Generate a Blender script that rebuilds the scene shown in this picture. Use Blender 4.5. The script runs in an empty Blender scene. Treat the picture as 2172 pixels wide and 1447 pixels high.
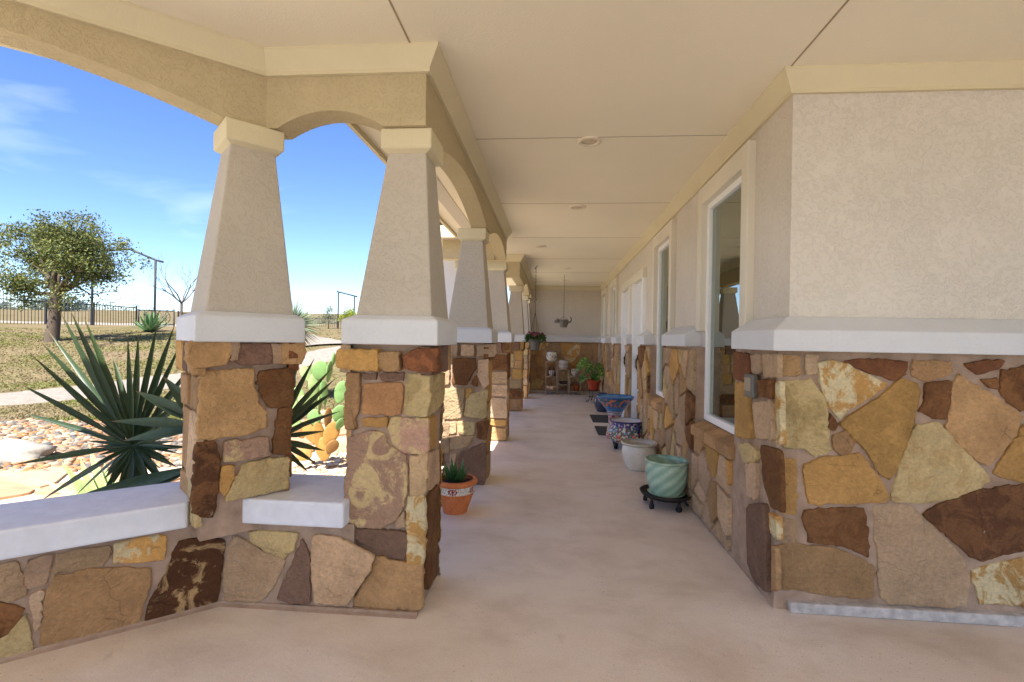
import bpy, bmesh, math, random
from mathutils import Vector, noise as mnoise
R = random.Random(7)
PI = math.pi
scene = bpy.context.scene
COL = scene.collection

# ------------------------------------------------------------------ camera
F, ROLL, H0, CH = 1050.0, .018, 720.8, 1.4          # focal length in px of a 2172 px wide picture
TH = math.atan(89/1050)
V = Vector
FWD = V((-math.sin(TH), math.cos(TH), 0)); RGT = V((math.cos(TH), math.sin(TH), 0)); UPV = V((0, 0, 1))
RT2 = RGT*math.cos(ROLL)+UPV*math.sin(ROLL); UP2 = UPV*math.cos(ROLL)-RGT*math.sin(ROLL)
EYE = V((0, 0, CH))
cd = bpy.data.cameras.new('camera'); cam = bpy.data.objects.new('camera', cd); COL.objects.link(cam)
cd.sensor_width = 36; cd.lens = 36*F/2172; cd.shift_y = -(723.5-H0)/2172
cd.clip_start = .05; cd.clip_end = 3000
from mathutils import Matrix
m = Matrix.Identity(4)
for i, a in enumerate((RT2, UP2, -FWD)):
    for j in range(3): m[j][i] = a[j]
m[0][3], m[1][3], m[2][3] = EYE
cam.matrix_world = m
scene.camera = cam

# ------------------------------------------------------------------ light
SUN = V((-.285, -1.0, 1.41)).normalized()
el = math.asin(SUN.z); az = math.atan2(SUN.x, SUN.y)
world = bpy.data.worlds.new('World'); scene.world = world; world.use_nodes = True
wt = world.node_tree; wt.nodes.clear()
wo = wt.nodes.new('ShaderNodeOutputWorld'); bg = wt.nodes.new('ShaderNodeBackground')
sky = wt.nodes.new('ShaderNodeTexSky'); sky.sky_type = 'NISHITA'; sky.sun_disc = False
sky.sun_elevation = el; sky.sun_rotation = az; sky.air_density = 1.0; sky.dust_density = .25; sky.altitude = 1800; sky.ozone_density = 3.0
bg.inputs['Strength'].default_value = .082
tc = wt.nodes.new('ShaderNodeTexCoord'); mp = wt.nodes.new('ShaderNodeMapping')
mp.inputs['Scale'].default_value = (1.2, 3.2, 7.5); mp.inputs['Rotation'].default_value = (.25, .5, .6)
nz = wt.nodes.new('ShaderNodeTexNoise'); nz.inputs['Scale'].default_value = 1.1; nz.inputs['Detail'].default_value = 5
nz.inputs['Roughness'].default_value = .5; nz.inputs['Distortion'].default_value = .5
cr = wt.nodes.new('ShaderNodeValToRGB'); cr.color_ramp.elements[0].position = .56; cr.color_ramp.elements[1].position = .86
cr.color_ramp.elements[1].color = (.3, .3, .3, 1)
mx = wt.nodes.new('ShaderNodeMixRGB'); mx.inputs['Color2'].default_value = (8.2, 8.6, 9.2, 1)
L = wt.links.new
L(tc.outputs['Generated'], mp.inputs['Vector']); L(mp.outputs['Vector'], nz.inputs['Vector']); L(nz.outputs['Fac'], cr.inputs['Fac'])
L(cr.outputs['Color'], mx.inputs['Fac']); hs = wt.nodes.new('ShaderNodeHueSaturation'); hs.inputs['Saturation'].default_value = 1.15; hs.inputs['Hue'].default_value = .512; L(sky.outputs['Color'], hs.inputs['Color']); L(hs.outputs['Color'], mx.inputs['Color1']); L(mx.outputs['Color'], bg.inputs['Color']); L(bg.outputs['Background'], wo.inputs['Surface'])
sl = bpy.data.lights.new('sun', 'SUN'); sl.energy = 4.0; sl.angle = math.radians(.5); sl.color = (1, .99, .97)
so = bpy.data.objects.new('sun', sl); COL.objects.link(so); so.rotation_euler = (-SUN).to_track_quat('-Z', 'Y').to_euler(); so.location = (0, 0, 30)
scene.view_settings.view_transform = 'Standard'; scene.view_settings.look = 'None'
scene.view_settings.exposure = 1.86; scene.view_settings.gamma = 1
scene.cycles.max_bounces = 10; scene.cycles.diffuse_bounces = 6; scene.cycles.glossy_bounces = 4

# ------------------------------------------------------------------ helpers
def ray(u, v): return FWD+RT2*((u-1086)/F)-UP2*((v-H0)/F)
def D(u, v, d): return EYE+ray(u, v)*d
def hit(u, v, p, n):
    r = ray(u, v); return EYE+r*((V(p)-EYE).dot(n)/r.dot(n))
def lin(c): return tuple((x/12.92 if x <= .04045 else ((x+.055)/1.055)**2.4) for x in c)
def rgb(r, g, b): return lin((r/255, g/255, b/255))
def mixc(a, b, t): return tuple(x*(1-t)+y*t for x, y in zip(a, b))

class MB:
    def __init__(s): s.v = []; s.f = []; s.m = []; s.c = []; s.c2 = []; s.cur = (1, 1, 1); s.cur2 = (1, 1, 1); s.sm = []
    def vert(s, p, c=None, c2=None):
        s.v.append(tuple(p)); s.c.append(c or s.cur); s.c2.append(c2 or s.cur2); return len(s.v)-1
    def face(s, ids, m=0, sm=False): s.f.append(tuple(ids)); s.m.append(m); s.sm.append(sm)
    def quad(s, a, b, c, d, m=0): s.face([s.vert(a), s.vert(b), s.vert(c), s.vert(d)], m)
    def hexa(s, p, m=0):                      # 8 corners: bottom 4 then top 4 (ccw)
        i = [s.vert(q) for q in p]
        for f in ((3, 2, 1, 0), (4, 5, 6, 7), (0, 1, 5, 4), (1, 2, 6, 5), (2, 3, 7, 6), (3, 0, 4, 7)): s.face([i[k] for k in f], m)
    def box(s, a, b, m=0):
        x0, y0, z0 = a; x1, y1, z1 = b
        s.hexa([(x0, y0, z0), (x1, y0, z0), (x1, y1, z0), (x0, y1, z0), (x0, y0, z1), (x1, y0, z1), (x1, y1, z1), (x0, y1, z1)], m)
    def prism(s, poly, z0, z1, m=0):          # plan polygon, ccw
        n = len(poly)
        a = [s.vert((p[0], p[1], z0)) for p in poly]; b = [s.vert((p[0], p[1], z1)) for p in poly]
        s.face(a[::-1], m); s.face(b, m)
        for i in range(n): s.face((a[i], a[(i+1) % n], b[(i+1) % n], b[i]), m)
    def tube(s, pts, rad, n=6, m=0, cap=True):
        pts = [V(p) for p in pts]; rings = []; up = V((.13, .21, .97))
        for i, p in enumerate(pts):
            t = (pts[min(i+1, len(pts)-1)]-pts[max(i-1, 0)])
            if t.length < 1e-9: t = V((0, 0, 1))
            t.normalize(); a = t.cross(up)
            if a.length < 1e-3: a = t.cross(V((1, 0, 0)))
            a.normalize(); b = t.cross(a); r = rad[i] if isinstance(rad, (list, tuple)) else rad
            rings.append([s.vert(p+(a*math.cos(2*PI*k/n)+b*math.sin(2*PI*k/n))*r) for k in range(n)])
        for i in range(len(rings)-1):
            for k in range(n): s.face((rings[i][k], rings[i][(k+1) % n], rings[i+1][(k+1) % n], rings[i+1][k]), m, True)
        if cap: s.face(rings[0][::-1], m); s.face(rings[-1], m)
    def lathe(s, prof, c=(0, 0, 0), n=32, m=0, cf=None, rf=None):    # prof [(r,z)], cf(theta,i,z) colour, rf(theta,z)->radius factor
        rings = []
        for i, (r, z) in enumerate(prof):
            ring = []
            for k in range(n):
                t = 2*PI*k/n; q = r*(rf(t, z) if rf else 1)
                ring.append(s.vert((c[0]+q*math.cos(t), c[1]+q*math.sin(t), c[2]+z), cf(t, i, z) if cf else None))
            rings.append(ring)
        for i in range(len(rings)-1):
            for k in range(n): s.face((rings[i][k], rings[i][(k+1) % n], rings[i+1][(k+1) % n], rings[i+1][k]), m, True)
        s.face(rings[0][::-1], m); s.face(rings[-1], m)
    def ball(s, c, r, nu=10, nv=7, m=0, f=None):
        rx, ry, rz = r if isinstance(r, (tuple, list)) else (r, r, r)
        top = s.vert((c[0], c[1], c[2]+rz)); bot = s.vert((c[0], c[1], c[2]-rz)); rings = []
        for i in range(1, nv):
            a = PI*i/nv
            rings.append([s.vert((c[0]+rx*math.sin(a)*math.cos(2*PI*k/nu), c[1]+ry*math.sin(a)*math.sin(2*PI*k/nu), c[2]+rz*math.cos(a))) for k in range(nu)])
        for k in range(nu):
            s.face((top, rings[0][k], rings[0][(k+1) % nu]), m, True); s.face((bot, rings[-1][(k+1) % nu], rings[-1][k]), m, True)
            for i in range(len(rings)-1): s.face((rings[i][k], rings[i+1][k], rings[i+1][(k+1) % nu], rings[i][(k+1) % nu]), m, True)
    def build(s, name, mats, parent=None, kind=None, bevel=0, weld=False, fix=True):
        me = bpy.data.meshes.new(name); off = parent_world(parent) if parent else V((0, 0, 0))
        me.from_pydata([tuple(V(p)-off) for p in s.v], [], s.f)
        for q in (mats if isinstance(mats, (list, tuple)) else [mats]): me.materials.append(q)
        me.polygons.foreach_set('material_index', s.m); me.polygons.foreach_set('use_smooth', s.sm)
        for nm, dat in (('col', s.c), ('col2', s.c2)):
            if any(q != (1, 1, 1) for q in dat):
                at = me.color_attributes.new(nm, 'FLOAT_COLOR', 'POINT')
                at.data.foreach_set('color', [x for q in dat for x in (q[0], q[1], q[2], q[3] if len(q) > 3 else 1)])
        if fix:
            b = bmesh.new(); b.from_mesh(me)
            if weld: bmesh.ops.remove_doubles(b, verts=b.verts, dist=1e-5)
            bmesh.ops.recalc_face_normals(b, faces=b.faces); b.to_mesh(me); b.free()
        me.update()
        o = bpy.data.objects.new(name, me); COL.objects.link(o)
        if parent: o.parent = parent
        if kind: o['kind'] = kind
        if bevel:
            mo = o.modifiers.new('bevel', 'BEVEL'); mo.width = bevel; mo.segments = 2; mo.limit_method = 'ANGLE'; mo.angle_limit = math.radians(40)
        return o

WORLD_LOC = {}
def parent_world(o):
    p = V((0, 0, 0))
    while o is not None: p += o.location; o = o.parent
    return p
def thing(name, label, cat, loc, group=None):
    o = bpy.data.objects.new(name, None); COL.objects.link(o); o.location = loc; o.empty_display_size = .1
    return tag(o, label, cat, group)
def tag(o, label, cat, group=None):
    o['label'] = label; o['category'] = cat
    if group: o['group'] = group
    return o
def copy_tree(o, parent=None):
    c = o.copy(); COL.objects.link(c); c.parent = parent
    for ch in list(o.children): copy_tree(ch, c)
    return c

# ------------------------------------------------------------------ materials
def nodes(name):
    mt = bpy.data.materials.new(name); mt.use_nodes = True; nt = mt.node_tree
    return mt, nt, nt.nodes['Principled BSDF']
def N(nt, t, **kw):
    n = nt.nodes.new(t)
    for k, v in kw.items():
        if k.startswith('i_'): n.inputs[k[2:].replace('_', ' ')].default_value = v
        else: setattr(n, k, v)
    return n
def coords(nt, scale=(1, 1, 1)):
    g = N(nt, 'ShaderNodeNewGeometry'); mpn = N(nt, 'ShaderNodeMapping'); mpn.inputs['Scale'].default_value = scale
    nt.links.new(g.outputs['Position'], mpn.inputs['Vector']); return mpn.outputs['Vector']
def ramp(nt, src, stops):
    r = N(nt, 'ShaderNodeValToRGB'); e = r.color_ramp.elements
    e[0].position = stops[0][0]; e[0].color = (*stops[0][1], 1); e[1].position = stops[-1][0]; e[1].color = (*stops[-1][1], 1)
    for p, c in stops[1:-1]:
        q = e.new(p); q.color = (*c, 1)
    nt.links.new(src, r.inputs['Fac']); return r.outputs['Color']
def noise(nt, vec, scale, detail=3, rough=.55, dist=0):
    n = N(nt, 'ShaderNodeTexNoise', i_Scale=scale, i_Detail=detail, i_Roughness=rough, i_Distortion=dist); nt.links.new(vec, n.inputs['Vector']); return n.outputs['Fac']
def mixn(nt, f, a, b, mode='MIX'):
    n = N(nt, 'ShaderNodeMixRGB', blend_type=mode)
    for s, k in ((f, 'Fac'), (a, 'Color1'), (b, 'Color2')):
        if isinstance(s, (int, float)): n.inputs[k].default_value = s
        elif isinstance(s, tuple): n.inputs[k].default_value = (*s, 1)
        else: nt.links.new(s, n.inputs[k])
    return n.outputs['Color']
def bump(nt, bs, h, strength=.3, dist=.01):
    b = N(nt, 'ShaderNodeBump', i_Strength=strength, i_Distance=dist); nt.links.new(h, b.inputs['Height']); nt.links.new(b.outputs['Normal'], bs.inputs['Normal'])
def add(nt, a, b, k=1.0):
    n = N(nt, 'ShaderNodeMath', operation='MULTIPLY_ADD'); nt.links.new(b, n.inputs[0]); n.inputs[1].default_value = k; nt.links.new(a, n.inputs[2]); return n.outputs[0]
def plain(name, c, rough=.5, metal=0, var=.12, sc=30, bmp=0, spec=.5):
    mt, nt, bs = nodes(name); v = coords(nt)
    n = noise(nt, v, sc, 3)
    nt.links.new(ramp(nt, n, [(.3, tuple(x*(1-var) for x in c)), (.7, tuple(min(1, x*(1+var)) for x in c))]), bs.inputs['Base Color'])
    bs.inputs['Roughness'].default_value = rough; bs.inputs['Metallic'].default_value = metal; bs.inputs['Specular IOR Level'].default_value = spec
    if bmp: bump(nt, bs, noise(nt, v, sc*4, 2), bmp, .003)
    return mt
def stucco(name, c, worm=.6, dirt=.08):
    mt, nt, bs = nodes(name); v = coords(nt)
    big = noise(nt, v, 1.1, 4); fine = noise(nt, v, 130, 2); mid = noise(nt, v, 24, 3, .5, 2.2)
    base = ramp(nt, big, [(.3, tuple(x*(1-dirt) for x in c)), (.7, tuple(min(1, x*(1+dirt*.5)) for x in c))])
    ridge = ramp(nt, mid, [(.40, (0, 0, 0)), (.49, (1, 1, 1)), (.53, (.55, .55, .55)), (.62, (1, 1, 1))])
    pit = ramp(nt, mid, [(.44, (.86, .84, .80)), (.50, (1, 1, 1))])
    nt.links.new(mixn(nt, worm*.4, base, mixn(nt, 1.0, base, pit, 'MULTIPLY')), bs.inputs['Base Color'])
    bs.inputs['Roughness'].default_value = .92; bs.inputs['Specular IOR Level'].default_value = .15
    h = N(nt, 'ShaderNodeMath', operation='MULTIPLY'); mw = ramp(nt, noise(nt, v, 2.6, 4, .6), [(.35, (.35*worm,)*3), (.65, (1.15*worm,)*3)]); nt.links.new(ridge, h.inputs[0]); nt.links.new(mw, h.inputs[1])
    bump(nt, bs, add(nt, h.outputs[0], fine, .5), .55, .0055); return mt
def vcol(name, rough=.5, var=.1, sc=40, spec=.4, bmp=0, trans=0, attr='col'):
    mt, nt, bs = nodes(name); v = coords(nt)
    a = N(nt, 'ShaderNodeVertexColor', layer_name=attr)
    n = noise(nt, v, sc, 2); k = ramp(nt, n, [(.3, (1-var,)*3), (.7, (1+var,)*3)])
    c = mixn(nt, 1.0, a.outputs['Color'], k, 'MULTIPLY')
    nt.links.new(c, bs.inputs['Base Color']); bs.inputs['Roughness'].default_value = rough; bs.inputs['Specular IOR Level'].default_value = spec
    if bmp: bump(nt, bs, noise(nt, v, sc*3, 2), bmp, .004)
    if trans:
        t = N(nt, 'ShaderNodeBsdfTranslucent'); nt.links.new(c, t.inputs['Color']); ms = N(nt, 'ShaderNodeMixShader'); ms.inputs[0].default_value = trans
        out = nt.nodes['Material Output']; nt.links.new(bs.outputs[0], ms.inputs[1]); nt.links.new(t.outputs[0], ms.inputs[2]); nt.links.new(ms.outputs[0], out.inputs['Surface'])
    return mt
def cracks(nt, c, v, scale, wid, thr, dark):
    w = N(nt, 'ShaderNodeTexNoise', i_Scale=scale*3, i_Detail=5.0); nt.links.new(v, w.inputs['Vector'])
    mv = N(nt, 'ShaderNodeVectorMath', operation='MULTIPLY_ADD'); nt.links.new(w.outputs['Color'], mv.inputs[0]); mv.inputs[1].default_value = (.35/scale,)*3; nt.links.new(v, mv.inputs[2])
    vo = N(nt, 'ShaderNodeTexVoronoi', feature='DISTANCE_TO_EDGE', i_Scale=scale); nt.links.new(mv.outputs[0], vo.inputs['Vector'])
    ln = ramp(nt, vo.outputs['Distance'], [(wid*.4, (dark,)*3), (wid, (1, 1, 1))])
    mk = ramp(nt, noise(nt, v, scale*.9, 3), [(thr, (0, 0, 0)), (thr+.04, (1, 1, 1))])
    return mixn(nt, mk, c, mixn(nt, 1.0, c, ln, 'MULTIPLY'))
def make_stone():
    mt, nt, bs = nodes('sandstone'); v = coords(nt)
    a = N(nt, 'ShaderNodeVertexColor', layer_name='col'); b = N(nt, 'ShaderNodeVertexColor', layer_name='col2')
    blot = ramp(nt, add(nt, noise(nt, v, 7, 7, .66, .9), b.outputs['Alpha']), [(.93, (0, 0, 0)), (1.06, (1, 1, 1))])
    c = mixn(nt, blot, a.outputs['Color'], b.outputs['Color'])
    grain = ramp(nt, noise(nt, v, 55, 5, .7), [(.25, (.78, .78, .78)), (.75, (1.16, 1.16, 1.16))])
    c = mixn(nt, 1.0, c, grain, 'MULTIPLY')
    broad = ramp(nt, noise(nt, v, 4.5, 6, .65, .5), [(.3, (.80, .78, .76)), (.7, (1.14, 1.13, 1.12))])
    c = mixn(nt, 1.0, c, broad, 'MULTIPLY')
    smear = ramp(nt, noise(nt, v, 17, 6, .75, .4), [(.68, (0, 0, 0)), (.72, (.55, .55, .55))])
    c = mixn(nt, smear, c, rgb(206, 190, 166)); c = cracks(nt, c, v, 3.2, .012, .56, .74)
    nt.links.new(c, bs.inputs['Base Color']); bs.inputs['Roughness'].default_value = .88; bs.inputs['Specular IOR Level'].default_value = .2
    v2 = coords(nt, (1, 1, 1.7)); h = add(nt, add(nt, noise(nt, v2, 5, 7, .62, .6), noise(nt, v, 22, 5, .7), .45), noise(nt, v, 90, 3), .12)
    bump(nt, bs, h, .9, .045); return mt
def make_mortar():
    mt, nt, bs = nodes('mortar'); v = coords(nt)
    nt.links.new(ramp(nt, noise(nt, v, 9, 5, .6), [(.3, rgb(150, 126, 106)), (.7, rgb(186, 160, 138))]), bs.inputs['Base Color'])
    bs.inputs['Roughness'].default_value = .95; bs.inputs['Specular IOR Level'].default_value = .1
    bump(nt, bs, noise(nt, v, 60, 4, .65), .7, .008); return mt
def make_floor():
    mt, nt, bs = nodes('stained_concrete'); v = coords(nt)
    c = ramp(nt, noise(nt, v, 1.3, 6, .62, .3), [(.28, rgb(214, 200, 184)), (.5, rgb(230, 217, 203)), (.72, rgb(237, 227, 216))])
    streak = ramp(nt, noise(nt, coords(nt, (1, 1.6, 1)), 2.1, 7, .68, .3), [(.36, (.90, .88, .86)), (.52, (1, 1, 1)), (.75, (1.04, 1.04, 1.04))])
    c = mixn(nt, 1.0, c, streak, 'MULTIPLY')
    stain = ramp(nt, noise(nt, v, 3.4, 7, .7, .5), [(.62, (0, 0, 0)), (.74, (.5, .5, .5))])
    c = mixn(nt, stain, c, rgb(186, 164, 146)); gr = ramp(nt, noise(nt, v, 150, 3, .7), [(.3, (.88, .87, .86)), (.7, (1.08, 1.08, 1.08))]); c = mixn(nt, 1.0, c, gr, 'MULTIPLY')
    vo = N(nt, 'ShaderNodeTexVoronoi', i_Scale=36.0); nt.links.new(v, vo.inputs['Vector'])
    pit = ramp(nt, vo.outputs['Distance'], [(.08, (.42, .37, .34)), (.12, (1, 1, 1))])
    pm = ramp(nt, noise(nt, v, 2.0, 4, .6), [(.46, (0, 0, 0)), (.62, (1, 1, 1))])
    c = mixn(nt, pm, c, mixn(nt, 1.0, c, pit, 'MULTIPLY'))
    vw = N(nt, 'ShaderNodeTexVoronoi', i_Scale=52.0); nt.links.new(v, vw.inputs['Vector']); c = mixn(nt, ramp(nt, vw.outputs['Distance'], [(.06, (.6, .6, .6)), (.11, (0, 0, 0))]), c, rgb(240, 234, 226))
    c = cracks(nt, c, v, 1.1, .005, .64, .82)
    nt.links.new(c, bs.inputs['Base Color']); bs.inputs['Roughness'].default_value = .55; bs.inputs['Specular IOR Level'].default_value = .35
    bump(nt, bs, add(nt, noise(nt, v, 38, 5, .6), noise(nt, v, 4, 3), 1.2), .25, .006); return mt
def make_ground():
    mt, nt, bs = nodes('dry_lawn'); v = coords(nt)
    a = noise(nt, coords(nt, (1, 2.2, 1)), .42, 7, .68, .4)
    c = ramp(nt, a, [(.30, rgb(92, 88, 50)), (.42, rgb(112, 101, 70)), (.56, rgb(122, 107, 82)), (.72, rgb(114, 96, 76))])
    f = ramp(nt, noise(nt, v, 9, 6, .75), [(.3, (.62, .6, .55)), (.7, (1.15, 1.14, 1.1))])
    c = mixn(nt, 1.0, c, f, 'MULTIPLY')
    nt.links.new(c, bs.inputs['Base Color']); bs.inputs['Roughness'].default_value = 1; bs.inputs['Specular IOR Level'].default_value = .05
    bump(nt, bs, noise(nt, v, 14, 6, .75), .6, .03); return mt
def make_gravelroad():
    mt, nt, bs = nodes('caliche'); v = coords(nt)
    c = ramp(nt, noise(nt, v, 11, 6, .75), [(.3, rgb(118, 106, 92)), (.7, rgb(160, 148, 132))])
    nt.links.new(c, bs.inputs['Base Color']); bs.inputs['Roughness'].default_value = 1; bump(nt, bs, noise(nt, v, 30, 4, .7), .8, .03); return mt
def make_glass():
    mt, nt, bs = nodes('window_glass'); out = nt.nodes['Material Output']
    t = N(nt, 'ShaderNodeBsdfTransparent'); t.inputs['Color'].default_value = (.66, .72, .64, 1)
    g = N(nt, 'ShaderNodeBsdfGlossy'); g.inputs['Roughness'].default_value = .005; g.inputs['Color'].default_value = (.80, .86, .80, 1)
    fr = N(nt, 'ShaderNodeFresnel', i_IOR=2.6); ms = N(nt, 'ShaderNodeMixShader')
    ma = N(nt, 'ShaderNodeMath', operation='MULTIPLY_ADD'); nt.links.new(fr.outputs[0], ma.inputs[0]); ma.inputs[1].default_value = 1.1; ma.inputs[2].default_value = .16; nt.links.new(ma.outputs[0], ms.inputs[0]); nt.links.new(t.outputs[0], ms.inputs[1]); nt.links.new(g.outputs[0], ms.inputs[2]); nt.links.new(ms.outputs[0], out.inputs['Surface'])
    return mt
def make_mat(name, c1, c2, sc):
    return None

M = {}
M['stone'] = make_stone(); M['mortar'] = make_mortar(); M['floor'] = make_floor(); M['ground'] = make_ground(); M['road'] = make_gravelroad(); M['glass'] = make_glass(); M['bed'] = plain('pale_gravel', rgb(206, 192, 168), 1, var=.25, sc=26, bmp=.9, spec=.1)
M['stucco'] = stucco('stucco', rgb(219, 210, 197), .9); M['column'] = stucco('column_stucco', rgb(196, 186, 170), .75)
M['beam'] = stucco('beam_stucco', rgb(196, 180, 144), .9); M['surround'] = stucco('surround_stucco', rgb(224, 216, 198), .12); M['trim'] = stucco('trim_stucco', rgb(218, 206, 172), .12); M['band'] = stucco('band_stucco', rgb(216, 217, 218), .25)  # beam and trim tones yellowed to carry warm bounce light near the ceiling
M['ceil'] = stucco('ceiling_board', rgb(238, 228, 203), .04, .03); M['cap'] = plain('cap_paint', rgb(222, 224, 230), .8, var=.06, sc=14, bmp=.5)
M['seam'] = plain('seam', rgb(158, 140, 112), .8); M['vinyl'] = plain('white_vinyl', rgb(244, 244, 244), .35, var=.02)
M['dark'] = plain('dark_metal', rgb(38, 36, 36), .5, .3); M['iron'] = plain('fence_iron', rgb(44, 44, 48), .6, .2); M['blind'] = plain('blind', rgb(214, 212, 198), .7, var=.03)
M['room'] = plain('room_paint', rgb(120, 112, 100), .9); M['lamp'] = plain('lamp_trim', rgb(230, 216, 188), .5, var=.03); M['lens'] = plain('lamp_lens', rgb(206, 190, 160), .4)
M['metalroof'] = plain('metal_roof', rgb(176, 182, 188), .35, .6, .05, 8); M['vent'] = plain('vent_mesh', rgb(196, 186, 168), .8, var=.2, sc=220)
M['concrete'] = plain('footing_concrete', rgb(190, 184, 178), .95, var=.25, sc=22, bmp=.6)
M['leaf'] = vcol('leaf', .42, .12, 30, .4, trans=.18); M['leafmat'] = vcol('matt_leaf', .7, .18, 20, .2, trans=.22); M['bark'] = plain('bark', rgb(84, 70, 56), .95, var=.35, sc=40, bmp=.9)
M['twig'] = plain('twig', rgb(104, 94, 84), .9, var=.2); M['rock'] = vcol('river_rock', .85, .2, 25, .2, .4); M['glaze'] = vcol('glazed_ceramic', .18, .06, 60, .5)
M['clay'] = vcol('terracotta', .75, .1, 60, .25, .15); M['soil'] = plain('soil', rgb(58, 44, 34), 1, var=.4, sc=90, bmp=.8); M['bamboo'] = plain('bamboo', rgb(176, 152, 126), .6, var=.25, sc=50)
M['mat'] = plain('rubber_mat', rgb(62, 61, 60), .95, var=.3, sc=160, bmp=.8); M['cactus'] = vcol('cactus_skin', .6, .12, 18, .3, .2); M['flag'] = vcol('flagstone', .9, .15, 9, .2, .5)
M['grey'] = plain('grey_plastic', rgb(96, 92, 86), .45, var=.05); M['greyface'] = plain('grey_panel', rgb(150, 138, 114), .5, var=.05); M['hose'] = plain('blue_hose', rgb(80, 120, 160), .5)

# ------------------------------------------------------------------ stone work
PAL = {'T': (186, 148, 104), 'G': (198, 154, 92), 'B': (190, 160, 124), 'P': (194, 164, 132), 'N': (132, 92, 58), 'K': (98, 66, 44), 'Y': (198, 172, 120),
       'C': (202, 156, 92), 'R': (146, 96, 62), 'V': (136, 106, 88), 'O': (202, 150, 104), 'M': (186, 150, 126)}
PAL2 = {'C': (218, 202, 160), 'M': (212, 186, 136), 'Y': (204, 180, 130), 'K': (124, 86, 56), 'N': (116, 78, 48), 'R': (126, 82, 56), 'X': (190, 160, 110)}
PAL['F'] = (88, 56, 36); PAL2['F'] = (184, 152, 106); BIAS = {'C': .46, 'M': .43, 'F': .40, 'N': .44, 'K': .46}
def stone_cols(k, rng):
    f = rng.uniform(.9, 1.08); c = [min(255, x*f*rng.uniform(.99, 1.01)) for x in PAL[k]]
    g = rng.uniform(.93, 1.05); d = PAL2.get(k) or [min(255, x*g) for x in c]
    return rgb(*c), (*rgb(*d), BIAS.get(k, .5))
def chaikin(p, q=.055):
    o = []
    for i in range(len(p)):
        a, b = p[i], p[(i+1) % len(p)]
        o.append((a[0]*(1-q)+b[0]*q, a[1]*(1-q)+b[1]*q)); o.append((a[0]*q+b[0]*(1-q), a[1]*q+b[1]*(1-q)))
    return o
def area2(p): return sum(p[i][0]*p[(i+1) % len(p)][1]-p[(i+1) % len(p)][0]*p[i][1] for i in range(len(p)))/2
def stone(mb, poly, o, ex, ey, n, h, k, rng, jit=.0032, mat=0, grow=0):
    """one split stone: rough outline, rounded shoulder, gently tilted and dished face"""
    if area2(poly) < 0: poly = poly[::-1]
    if abs(area2(poly)) < 2e-4: return
    p = chaikin(poly); q = []
    for i in range(len(p)):
        a, b = p[i], p[(i+1) % len(p)]; l = math.hypot(b[0]-a[0], b[1]-a[1]); s = max(1, min(18, int(l/.02)))
        for j in range(s):
            t = j/s; q.append((a[0]+(b[0]-a[0])*t+rng.gauss(0, jit), a[1]+(b[1]-a[1])*t+rng.gauss(0, jit)))
    cx = sum(x for x, _ in q)/len(q); cy = sum(y for _, y in q)/len(q)
    c, c2 = stone_cols(k, rng); tx, ty = rng.gauss(0, .022), rng.gauss(0, .022)
    sd = rng.uniform(0, 99); size = math.sqrt(abs(area2(poly))); ins = min(.012, size*.08)
    def P(x, y, z): return o+ex*x+ey*y+n*z
    nn = len(q); rings = []
    for lev, (inset, z) in enumerate(((0, -.004), (0, h*.80), (ins*.3, h*.95), (ins*.9, h))):
        r = []
        for i, (x, y) in enumerate(q):
            ax, ay = q[i-3]; bx, by = q[(i+3) % nn]; dx, dy = bx-ax, by-ay; l = math.hypot(dx, dy) or 1
            X, Y = x-dy/l*(inset-grow), y+dx/l*(inset-grow)
            zz = z if lev == 0 else z+(X-cx)*tx+(Y-cy)*ty
            edge = rng.uniform(.9, 1.14) if lev == 2 else 1
            r.append(mb.vert(P(X, Y, zz), tuple(v*edge for v in c), c2))
        rings.append(r)
    for a, b in zip(rings, rings[1:]):
        for i in range(nn): mb.face((a[i], a[(i+1) % nn], b[(i+1) % nn], b[i]), mat, True)
    mb.face(rings[-1], mat)

def clip(poly, a, b, c):           # keep a*x+b*y<=c
    o = []
    for i in range(len(poly)):
        p, q = poly[i], poly[(i+1) % len(poly)]; dp = a*p[0]+b*p[1]-c; dq = a*q[0]+b*q[1]-c
        if dp <= 0: o.append(p)
        if (dp < 0 < dq) or (dq < 0 < dp): t = dp/(dp-dq); o.append((p[0]+(q[0]-p[0])*t, p[1]+(q[1]-p[1])*t))
    return o
def shrink(poly, d):
    if area2(poly) < 0: poly = poly[::-1]
    r = list(poly)
    for i in range(len(poly)):
        p, q = poly[i], poly[(i+1) % len(poly)]; dx, dy = q[0]-p[0], q[1]-p[1]; l = math.hypot(dx, dy)
        if l < 1e-6: continue
        a, b = dy/l, -dx/l; r = clip(r, a, b, a*p[0]+b*p[1]-d)
        if len(r) < 3: return []
    return r
def voro(x0, y0, x1, y1, size, rng, asp=1.0):
    n = max(1, int((x1-x0)*(y1-y0)/(size*size))); pts = []; tries = 0
    while len(pts) < n and tries < n*60:
        tries += 1; p = (rng.uniform(x0, x1), rng.uniform(y0, y1))
        if all(math.hypot((p[0]-q[0])*asp, p[1]-q[1]) > size*.62 for q in pts): pts.append(p)
    out = []
    for i, p in enumerate(pts):
        poly = [(x0, y0), (x1, y0), (x1, y1), (x0, y1)]; w = rng.uniform(-.1, .1)
        for j, q in enumerate(pts):
            if i == j: continue
            if abs(q[0]-p[0]) > 3*size or abs(q[1]-p[1]) > 3*size: continue
            mx, my = (p[0]+q[0])/2, (p[1]+q[1])/2; a, b = (q[0]-p[0])*asp*asp, q[1]-p[1]
            poly = clip(poly, a, b, a*mx+b*my)
            if len(poly) < 3: break
        if len(poly) >= 3: out.append(poly)
    return out
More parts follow.
